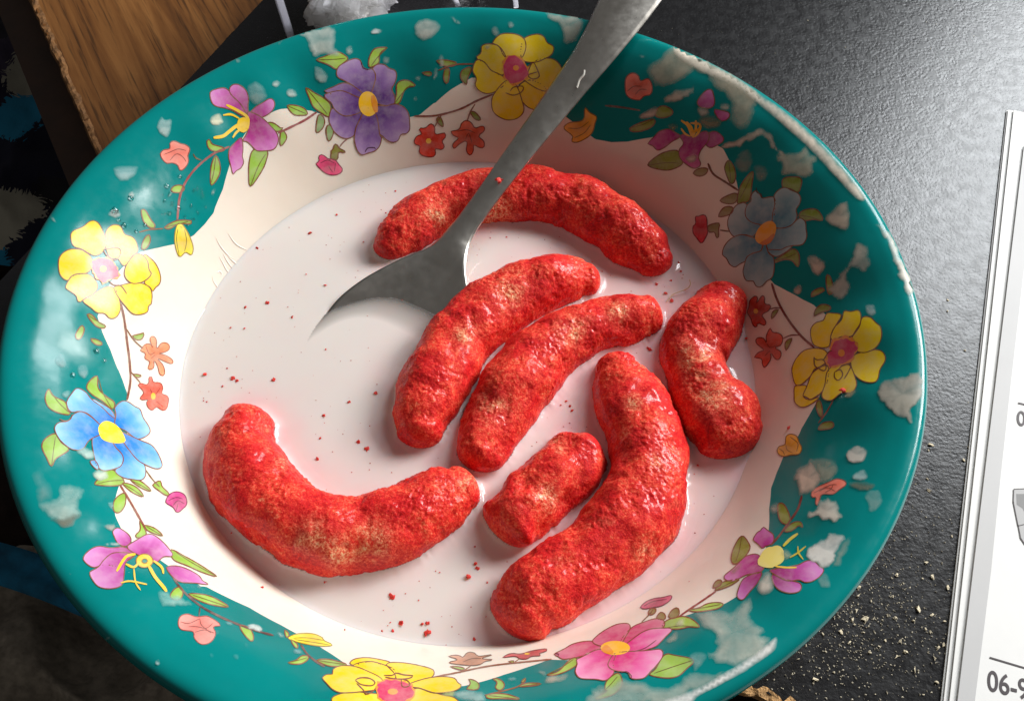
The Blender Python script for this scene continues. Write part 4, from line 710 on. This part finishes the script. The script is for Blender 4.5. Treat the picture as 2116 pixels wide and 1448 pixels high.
# clear milk and water drops on the wall
def drops(L_):
    V = []; F = []; n0 = 0
    for x, y, r in L_:
        c = on_bowl(np.array([[x, y]]), 0)[0]; c2 = on_bowl(np.array([[x + 2, y], [x, y + 2]]), 0); nn = np.cross(c2[1] - c, c2[0] - c); nn /= np.linalg.norm(nn); nn = nn if nn[2] > 0 else -nn
        a = np.cross(nn, (0, 1, .3)); a /= np.linalg.norm(a); b = np.cross(nn, a); rr = r / 9.0; e = rng.uniform(.8, 1.3)
        for i in range(5):
            for j in range(12):
                t = i / 4 * math.pi / 2; p = j / 12 * 2 * math.pi
                V.append(c + (a * math.cos(p) * e + b * math.sin(p)) * rr * math.cos(t) + nn * (rr * .42 * math.sin(t) + .14))
        F += [tuple(int(q) + n0 for q in f) for f in grid_faces(5, 12)]; n0 += 60
    n = Nd('water drop'); n.P(Base_Color=(1, 1, 1, 1), Roughness=.04, IOR=1.33, Transmission_Weight=1.0)
    V = np.array(V); r = V.mean(0); o = link('water_drops', mesh('water_drops', V - r, F, n.m), None, r); tag(o, 'scattered clear drops clinging to the left wall of the bowl', 'water drops', kind='stuff')
drops([(256, 466, 7), (282, 478, 4), (237, 436, 9), (270, 410, 6), (345, 385, 5), (352, 400, 4), (368, 430, 6), (350, 440, 5), (382, 448, 4), (395, 425, 4), (340, 415, 4), (410, 440, 3), (199, 725, 7), (150, 775, 6), (215, 745, 5), (372, 365, 4), (245, 455, 4), (300, 465, 4)] + [(float(rng.uniform(330, 430)), float(rng.uniform(380, 470)), float(rng.uniform(1.5, 3))) for _ in range(24)])

# ---------------------------------------------------------------- crumbs
def lump(seed, n=10, flat=1.0, spiky=.35):
    V = []; r_ = np.random.default_rng(seed)
    for i in range(6):
        for j in range(n):
            t = math.pi * (i + .5) / 6; p = 2 * math.pi * j / n; V.append((math.sin(t) * math.cos(p), math.sin(t) * math.sin(p), math.cos(t) * flat))
    V = np.array(V); V *= (1 + spiky * fbm(V, 1.4, seed, 3))[:, None]; F = grid_faces(6, n).tolist() + [tuple(range(n))[::-1], tuple(range(5 * n, 6 * n))]
    return V, F
M_CRUMB = m_plain('red crumb', (224, 44, 28), .45, 2500, .35, .6, .0003)
cm = []
for k in range(6):
    v, f = lump(100 + k, 10, .6, .8); cm.append(mesh('red_crumb', v, f, M_CRUMB, smooth=False))
CR = [('J', '1470,405,2 1045,578,2 848,710,3.2 1400,565,1.6 958,1090,2 540,1218,3.4 378,1250,2.4 718,1322,2.2 270,1400,2.4 370,1405,2 460,820,2.6 1240,775,1.3 820,1010,1.6'), ('D', '1280,885,2.6 1455,910,4.2 1475,925,2.4 1708,915,3.4 2030,730,1.4 1385,960,1.6 1290,1055,1.4 1415,848,1.3 2020,1140,2.6 1998,1280,2 1980,1410,3 1270,1048,1 1795,465,1.2'),
      ('E', '232,1000,3.6 62,1058,2.6 120,1305,4 178,1350,3.6 1420,1050,2 1440,1080,2 1455,1110,2.6 1385,1075,1.4 1640,245,2 1980,320,3 2040,380,3.6 1580,185,1.4 1045,30,1.6 945,35,1.2'), ('K', '430,150,2.4 448,215,2.6 313,270,2 270,305,3.6 375,280,1.8 385,425,3 220,780,4 930,700,2.4 1238,1352,2.6 210,770,2'),
      ('H', '795,685,6 838,605,3.4 848,632,3.4 325,812,5 380,972,4.4 512,975,3 548,968,3 540,1022,4.8 830,1070,2.6 910,720,1.4 330,1018,1.8 265,1018,1.6 835,500,1.2 595,650,.8 620,658,1 490,828,1 315,965,1 300,985,.8 632,928,.7 905,932,1 658,1108,.9'), ('L', '385,308,2 580,648,2 975,603,3 690,628,.9 1095,912,1.4'), ('M', '1205,285,2.4 1180,350,.8 1200,868,.9 1145,1135,.8 1120,330,1.6')]
def crumb_place(px):
    x, y = px
    for (a, b, c, d), w in (((0, 0, 760, 720), 'on the milk between the left wall and the spoon bowl'), ((0, 720, 420, 1448), 'by the milk edge left of the hook shaped puff'), ((420, 720, 840, 980), 'on the milk above the hook shaped puff'),
                            ((760, 0, 1000, 720), 'beside the left end of the far puff'), ((840, 1080, 1040, 1230), 'between the hook shaped puff and the long curled puff'), ((380, 980, 1010, 1448), 'on the milk below the hook shaped puff'),
                            ((1000, 0, 1330, 560), 'on the milk under the arch of the far puff'), ((1330, 480, 1440, 640), 'on the milk beside the pale thread'), ((1100, 780, 1240, 920), 'on the milk between the slim puff and the chunk'), ((1330, 640, 1420, 760), 'between the slim puff and the waisted puff'), ((1500, 560, 2116, 960), 'on the right wall beside the waisted puff'), ((1340, 900, 2116, 1448), 'on the milk right of the long curled puff')):
        if a <= x < c and b <= y < d: return 'tiny red crumb ' + w, 'red crumbs ' + w
    return 'tiny red crumb floating among the puffs', 'red crumbs floating among the puffs'
for zn, s_ in CR:
    x0, y0, k = ZN[zn]
    for q in s_.split():
        a, b, w = map(float, q.split(',')); px = (x0 + k * a, y0 + k * b); p = plane(*px, MZ + .1)
        if math.hypot(p[0], p[1]) > 68: p = on_bowl(np.array([px]), .15)[0]
        o = link('red_crumb', cm[int(rng.integers(6))], None, p); s = w * .14; o.scale = (s * rng.uniform(.8, 1.3), s, s * .7); o.rotation_euler = (rng.uniform(-.5, .5), rng.uniform(-.5, .5), rng.uniform(0, 6))
        lc, gc = crumb_place(px); tag(o, lc, 'crumb', gc)
V = []; F = []; n = 0
for i in range(170):
    while True:
        a = rng.uniform(0, 2 * math.pi); r = 67 * math.sqrt(rng.random()); x, y = r * math.cos(a), r * math.sin(a)
        if min(np.min(np.hypot(g_[2][:, 0] - x, g_[2][:, 1] - y) - g_[3]) for g_ in puff_geo) > .3 and rng.random() < (1.0 if x > 0 or rng.random() < .5 else .3): break
    s = rng.uniform(.06, .17); v = np.array([(-1, -.7, 0), (1, -.6, 0), (.7, .8, 0), (-.6, .8, 0), (0, 0, .8)]) * rng.uniform(.6, 1.3, (5, 3)) * s + np.array([x, y, MZ + .06]); V.append(v); F += [tuple(q_ + n for q_ in g_) for g_ in ((0, 1, 4), (1, 2, 4), (2, 3, 4), (3, 0, 4))]; n += 5
V = np.concatenate(V); r = V.mean(0); tag(link('red_dust', mesh('red_dust', V - r, F, m_plain('red dust', (190, 62, 50), .6, 900, .4, 0), smooth=False), None, r), 'fine red dust specks floating all over the milk', 'red dust', kind='stuff')
# big pair: two crumbs that stand apart
def spoon_top(x, y):
    t = BVHTree.FromPolygons([Vector(v) for v in spoon_geo[0]], spoon_geo[1].tolist()).ray_cast(CV, Vector(ray(x, y))); return np.array(t[0])
p = spoon_top(1032, 372); o = link('red_crumb', cm[2], None, p + np.array([0, 0, .25])); o.scale = (.8, .7, .6); tag(o, 'bright red crumb stuck on the spoon handle', 'crumb')
p = on_bowl(z('F', '1018,972'), .4)[0]; o = link('red_crumb', cm[3], None, p); o.scale = (.9, .7, .5); tag(o, 'orange red crumb stuck on the yellow flower at the right wall', 'crumb')
# pale thread and milk drip on the spoon
def tube(name, P, r, mat, n=6):
    P = resample(catmull(np.asarray(P), 8, False), .4, False); tg = np.gradient(P, axis=0); tg /= np.linalg.norm(tg, axis=1)[:, None]; a = np.cross(tg, (0, 0, 1.)); a /= np.linalg.norm(a, axis=1)[:, None] + 1e-9; b = np.cross(a, tg)
    V = np.concatenate([p + (np.cos(np.linspace(0, 2 * math.pi, n, endpoint=False))[:, None] * x + np.sin(np.linspace(0, 2 * math.pi, n, endpoint=False))[:, None] * y) * r for p, x, y in zip(P, a, b)]); c = V.mean(0)
    return link(name, mesh(name, V - c, grid_faces(len(P), n), mat), None, c)
M_THREAD = m_plain('pale thread', (226, 196, 150), .5, 300, .1, 0)
th = [plane(*q, MZ + h) for q, h in zip(z('K', '345,435 360,415 390,382 450,358 500,335 518,305 512,275'), (.2, .3, .5, .9, 1.2, 1.6, 2.0))]
tag(tube('thread', th, .12, M_THREAD), 'thin pale thread lying on the milk beside the waisted puff', 'thread')
M_DRIP = m_plain('milk drip', (206, 204, 196), .12, 300, .05, 0)
dp = [spoon_top(*q) + np.array([0, 0, .05]) for q in z('B', '1530,440 1525,470 1500,500 1490,530 1483,550')]
tag(tube('milk_drip', dp, .32, M_DRIP, 8), 'white milk drip on the edge of the spoon handle', 'milk drip')

# crumbs on the black table: flakes one by one, dust as one
M_FLAKE = m_plain('cream flake', (222, 210, 180), .7, 900, .3, .4); fm = []
for k in range(7):
    v, f = lump(300 + k, 7, .32, 1.3); fm.append(mesh('flake', v, f, M_FLAKE, smooth=False))
FL = [('I', '1530,90,14 1540,155,12 1675,435,10 1520,600,14 1275,625,10 1340,670,16 1310,690,8 1495,695,8 1560,690,14 1655,750,18 1315,805,9 1110,750,18 1105,795,12 1180,830,7 1465,880,20 1095,890,12 1330,935,14 1550,915,13 1440,950,11 1065,940,9 1080,970,9 1150,950,18 1160,940,10 1635,955,9 1515,1000,12 1550,1020,9 1000,1025,16 1135,1020,10 1170,985,6 890,1030,9 1270,1075,10 1235,1110,8 1050,1080,13 1365,1080,12 1395,1140,18 1590,1120,12 1630,1100,12 1175,1145,12 785,1105,8 905,1135,8 1340,1170,11 1570,1180,12 1450,1250,13 955,1265,9 850,1310,16 735,1185,6 1010,1335,7 1590,1330,20 1280,1390,8 1090,1300,6 1200,1240,6 1500,1400,7 1210,1400,6'),
      ('F', '1555,1300,20 1535,1330,10 1755,720,10 1650,480,11 1650,410,9 1745,1390,12 1775,1310,7 1775,1040,6'), ('C', '795,125,5 1480,35,5 1670,50,6 1520,135,5 1580,150,5 1810,220,6 755,490,4 795,530,4 595,325,5 1025,290,6 915,455,5 1545,298,6 870,15,4')]
def flake_place(x, y):
    if y < 480: return 'on the grey sheen of the table at the upper right'
    if y < 1000: return 'on the table beside the right rim of the bowl'
    if y < 1180: return 'on the table right of the lower rim by the booklet edge'
    return 'on the table nearest the bottom edge' if y > 1330 else 'in the thick scatter between the lower rim and the booklet'
for zn, s_ in FL:
    x0, y0, k = ZN[zn]
    for q in s_.split():
        a, b, w = map(float, q.split(',')); p = plane(x0 + k * a, y0 + k * b, TZ + .25); s = w * k * .76 / 8.2
        o = link('flake', fm[int(rng.integers(7))], None, p); o.scale = (s * rng.uniform(.9, 1.5), s * rng.uniform(.5, .9), s * .8); o.rotation_euler = (rng.uniform(-.3, .3), rng.uniform(-.3, .3), rng.uniform(0, 6))
        w_ = flake_place(x0 + k * a, y0 + k * b); big = w >= 18; tag(o, ('large ' if big else 'small ') + 'cream flake ' + w_, 'crumb flake', ('large ' if big else 'small ') + 'cream flakes ' + w_)
V = []; F = []; n = 0
for i in range(2300):
    t = rng.random()
    if t < .62: x, y = rng.normal(1760, 130), rng.normal(1280, 110)
    else: x, y = rng.uniform(1300, 2116), rng.uniform(0, 1448)
    p = plane(x, y, TZ + .1); s = rng.uniform(.07, .26) if t < .62 else rng.uniform(.04, .11)
    if (p[:2] - tcorner) @ tv < 1: continue
    v, f = (np.array([(-1, -.6, 0), (1, -.5, 0), (.6, .8, 0), (-.5, .7, 0), (0, 0, .9)]) * rng.uniform(.5, 1.4, (5, 3))) * s, [(0, 1, 4), (1, 2, 4), (2, 3, 4), (3, 0, 4)]
    a = rng.uniform(0, 6); c_, s2 = math.cos(a), math.sin(a); v = np.c_[v[:, 0] * c_ - v[:, 1] * s2, v[:, 0] * s2 + v[:, 1] * c_, v[:, 2]] + p
    V.append(v); F += [tuple(q + n for q in g) for g in f]; n += 5
V = np.concatenate(V); r = V.mean(0)
tag(link('crumb_dust', mesh('crumb_dust', V - r, F, m_plain('pale dust', (196, 188, 166), .8, 900, .3, 0), smooth=False), None, r), 'fine pale crumb dust over the black table', 'crumb dust', kind='stuff')

# ---------------------------------------------------------------- instruction booklet on the right
M_PAPER = m_plain('white paper', (232, 232, 230), .55, 60, .02, .08, .0004); M_GREYP = m_plain('grey margin', (190, 190, 190), .5, 60, .03, 0); M_PINK = m_plain('dark print', (44, 32, 38), .5, 100, .1, 0); M_LG = m_plain('light grey print', (176, 176, 176), .5, 60, .03, 0); M_MG = m_plain('mid grey print', (120, 120, 120), .5, 60, .03, 0)
pa, pb_ = plane(2080, 228, TZ + 1), plane(1944, 1448, TZ + 1); dd_ = (pa - pb_)[:2]; Lp = np.linalg.norm(dd_); dd_ /= Lp; dn = np.array([dd_[1], -dd_[0]])
bk = thing('booklet', 'open white instruction booklet with layered pages at the right edge of the table', 'booklet', (*pa[:2], TZ)); bk.rotation_euler.z = math.atan2(dn[1], dn[0])
def bl(px, h):                                # pixel to booklet frame (x across, y along towards the top)
    p = plane(*px, TZ + h)[:2] - pa[:2]; return np.array([p @ dn, p @ dd_])
def page(k, left_top, left_bot, h0, th, sag):
    a = bl(left_top, h0 + th); b = bl(left_bot, h0 + th); n = 40; ys = np.linspace(a[1], b[1] - 90, n); xl = a[0] + (b[0] - a[0]) * (ys - a[1]) / (b[1] - a[1])
    V = []
    for zz in (h0 + th, h0):
        for j in range(26):
            u = j / 25; x = xl + u * 150; V.append(np.c_[x, ys, zz + sag * np.sin(np.pi * min(1, u * 3)) + np.full(n, 0) + .45 * np.sin(ys / 34 + .4 * k) * u])
    V = np.concatenate(V); g = grid_faces(26, n, False); F = g.tolist() + (g[:, ::-1] + 26 * n).tolist(); F += [(i, i + 1, 26 * n + i + 1, 26 * n + i) for i in range(n - 1)] + [(j * n, 26 * n + j * n, 26 * n + (j + 1) * n, (j + 1) * n) for j in range(25)]
    link('page', mesh('page', V, F, M_PAPER, smooth=False), bk)
page(0, (2080, 228), (1944, 1448), .05, .55, .1); page(1, (2083.5, 227), (1950, 1448), .75, .35, .1); page(2, (2095, 228), (1962, 1448), 1.25, .45, .1); page(3, (2117, 300), (1978, 1448), 1.85, .4, .0)
def flat(name, pts, mat, h=2.36, label=None):
    P = np.array([bl(p, h) for p in pts]); V = np.c_[P, np.full(len(P), h)]; link(name, mesh(name, V, [tuple(range(len(V)))], mat, smooth=False), bk)
flat('grey_margin', [(2116, 303), (1979, 1446), (1967, 1545), (2004, 1545), (2014.5, 1448), (2034, 1293), (2048, 1180), (2064, 1020), (2088, 800), (2118, 540), (2150, 303)], M_GREYP)  # grey strip along the left edge of the top page
def bar(p, q, w): 
    p = np.array(p, float); q = np.array(q, float); t = (q - p) / np.linalg.norm(q - p); nn = np.array([-t[1], t[0]]) * w / 2; flat('printed_line', [p + nn, q + nn, q - nn, p - nn], M_PINK)
bar((2045, 1357.5), (2180, 1398), 3.6); bar((2104, 832), (2180, 850), 3)
flat('printed_figure', [(2095, 1010), (2118, 1008), (2150, 1015), (2150, 1180), (2120, 1130), (2107, 1110), (2104, 1085), (2098, 1055), (2094, 1035)], M_LG, 2.37); flat('printed_figure', [(2100, 1020), (2130, 1020), (2130, 1085), (2113, 1050), (2101, 1042)], M_MG, 2.39)
for pa_, pb2 in (((2095, 1010), (2150, 1008)), ((2095, 1010), (2094, 1038)), ((2094, 1036), (2104, 1086)), ((2104, 1084), (2110, 1114)), ((2110, 1112), (2150, 1172)), ((2104, 1086), (2120, 1082))):
    p = np.array(pa_, float); q = np.array(pb2, float); t = (q - p) / np.linalg.norm(q - p); nn = np.array([-t[1], t[0]]) * .9; flat('printed_outline', [p + nn, q + nn, q - nn, p - nn], M_PINK, 2.41)
def text(body, px, px2, hgt_px, condense):
    cu = bpy.data.curves.new('printed_number', 'FONT'); cu.body = body; cu.size = 1; to = bpy.data.objects.new('printed_number', cu); COL.objects.link(to)
    cu.offset = .012; bpy.context.view_layer.update(); me = bpy.data.meshes.new_from_object(to.evaluated_get(bpy.context.evaluated_depsgraph_get())); bpy.data.objects.remove(to); bpy.data.curves.remove(cu)
    o = link('printed_number', me, bk); me.materials.clear(); me.materials.append(M_PINK)
    a = bl(px, 2.37); b = bl(px2, 2.37); ang = math.atan2(*(b - a)[::-1]); up_ = bl((px[0] + 4, px[1] - hgt_px), 2.37); hh = np.linalg.norm(up_ - a) / .7
    o.location = (a[0] * MM, a[1] * MM, 2.37 * MM); o.rotation_euler.z = ang; o.scale = (hh * MM * condense, hh * MM, MM)
text('06-9', (2039.5, 1424), (2085, 1435.5), 41, .74); text('05', (2100, 876), (2140, 886), 29, .74)

# ---------------------------------------------------------------- clear plastic cup with crumpled white film behind the bowl
def m_clear():
    n = Nd('clear plastic'); lw = n.new('ShaderNodeLayerWeight'); lw.inputs['Blend'].default_value = .35
    tr = n.new('ShaderNodeBsdfTransparent'); tr.inputs[0].default_value = (.95, .95, .97, 1); gl = n.new('ShaderNodeBsdfGlossy'); gl.inputs['Roughness'].default_value = .05; mx = n.new('ShaderNodeMixShader')
    n.t.links.new(n.rng(lw.outputs['Facing'], .2, 1, .06, .75), mx.inputs[0]); n.t.links.new(tr.outputs[0], mx.inputs[1]); n.t.links.new(gl.outputs[0], mx.inputs[2]); n.t.links.new(mx.outputs[0], n.out.inputs[0]); return n.m
n = Nd('streak white plastic'); n.P(Base_Color=L4((226, 226, 236)), Roughness=.08)
tl = n.new('ShaderNodeBsdfTranslucent'); tl.inputs[0].default_value = L4((250, 250, 255)); mx = n.new('ShaderNodeMixShader'); mx.inputs[0].default_value = .6  # white translucent body stands in for window light refracted in clear edges
n.t.links.new(n.p.outputs[0], mx.inputs[1]); n.t.links.new(tl.outputs[0], mx.inputs[2]); n.t.links.new(mx.outputs[0], n.out.inputs[0]); M_RIB = n.m
cc = plane(825, -30, TZ); cup = thing('plastic_cup', 'clear plastic cup behind the far rim of the bowl', 'cup', cc)
def lathe(pr, n=72):
    a = np.linspace(0, 2 * math.pi, n, endpoint=False); return np.concatenate([np.c_[r * np.cos(a), r * np.sin(a), np.full(n, h)] for r, h in pr]), grid_faces(len(pr), n)
v, f = lathe([(.5, .6), (26, .6), (27.5, 1.6), (29, 12), (33, 70), (34.4, 71.5), (34.4, 73), (33.6, 73), (32.2, 71), (28, 12), (26.5, 2.4), (25, 1.8), (.5, 1.8)]); link('cup_wall', mesh('cup_wall', v, f, m_clear()), cup)
v, f = lathe([(33.4, 70.5), (35, 70.8), (35.4, 72.4), (34.6, 73.6), (33.2, 73.2)]); link('cup_rim', mesh('cup_rim', v, f, m_plain('clear rim', (216, 216, 224), .15, 100, .05, 0)), cup)
for pa2, pb3 in (((600, 78), (570, -16)), ((946, 14), (926, -40)), ((1066, 16), (1058, -40))):  # ribs carry the cup edge's bright streaks in their white colour
    A = plane(*pa2, TZ + 3); Bq = plane(*pb3, TZ + 34); V = []; n_ = 24
    for i in range(n_):
        c = A + (Bq - A) * i / (n_ - 1) - cc
        for k in range(10): a = 2 * math.pi * k / 10; V.append(c + cR * math.cos(a) * (1.25 if pa2[0] == 600 else .8) * (1 + .25 * math.cos(3 * a)) + cF * math.sin(a) * .8)
    link('cup_streak_rib', mesh('cup_streak_rib', V, grid_faces(n_, 10), M_RIB), cup)
# crumpled film
pc = plane(722, -14, TZ + 12); nth, nph = 90, 120; tt = np.linspace(.02, math.pi - .02, nth)[:, None]; pp = np.linspace(0, 2 * math.pi, nph, endpoint=False)[None, :]
Dv = np.stack([np.sin(tt) * np.cos(pp), np.sin(tt) * np.sin(pp), np.cos(tt) + 0 * pp], -1).reshape(-1, 3)
rr = 1 + .35 * np.abs(fbm(Dv * 10, .16, 91, 4)) - .3 * np.abs(fbm(Dv * 10, .35, 95, 3)); V = Dv * rr[:, None] * np.array([13., 19, 8.5])
n = Nd('crumpled film'); n.P(Base_Color=L4((246, 244, 240)), Roughness=.3, Subsurface_Weight=1.0, Subsurface_Radius=(.03, .03, .03), Subsurface_Scale=1.0)
tag(link('crumpled_film', mesh('crumpled_film', V + np.array([0, 0, 9.5]), grid_faces(nth, nph), n.m, smooth=False), None, (pc[0], pc[1], TZ + 1.8)), 'crumpled white plastic film inside the clear cup behind the bowl', 'film')
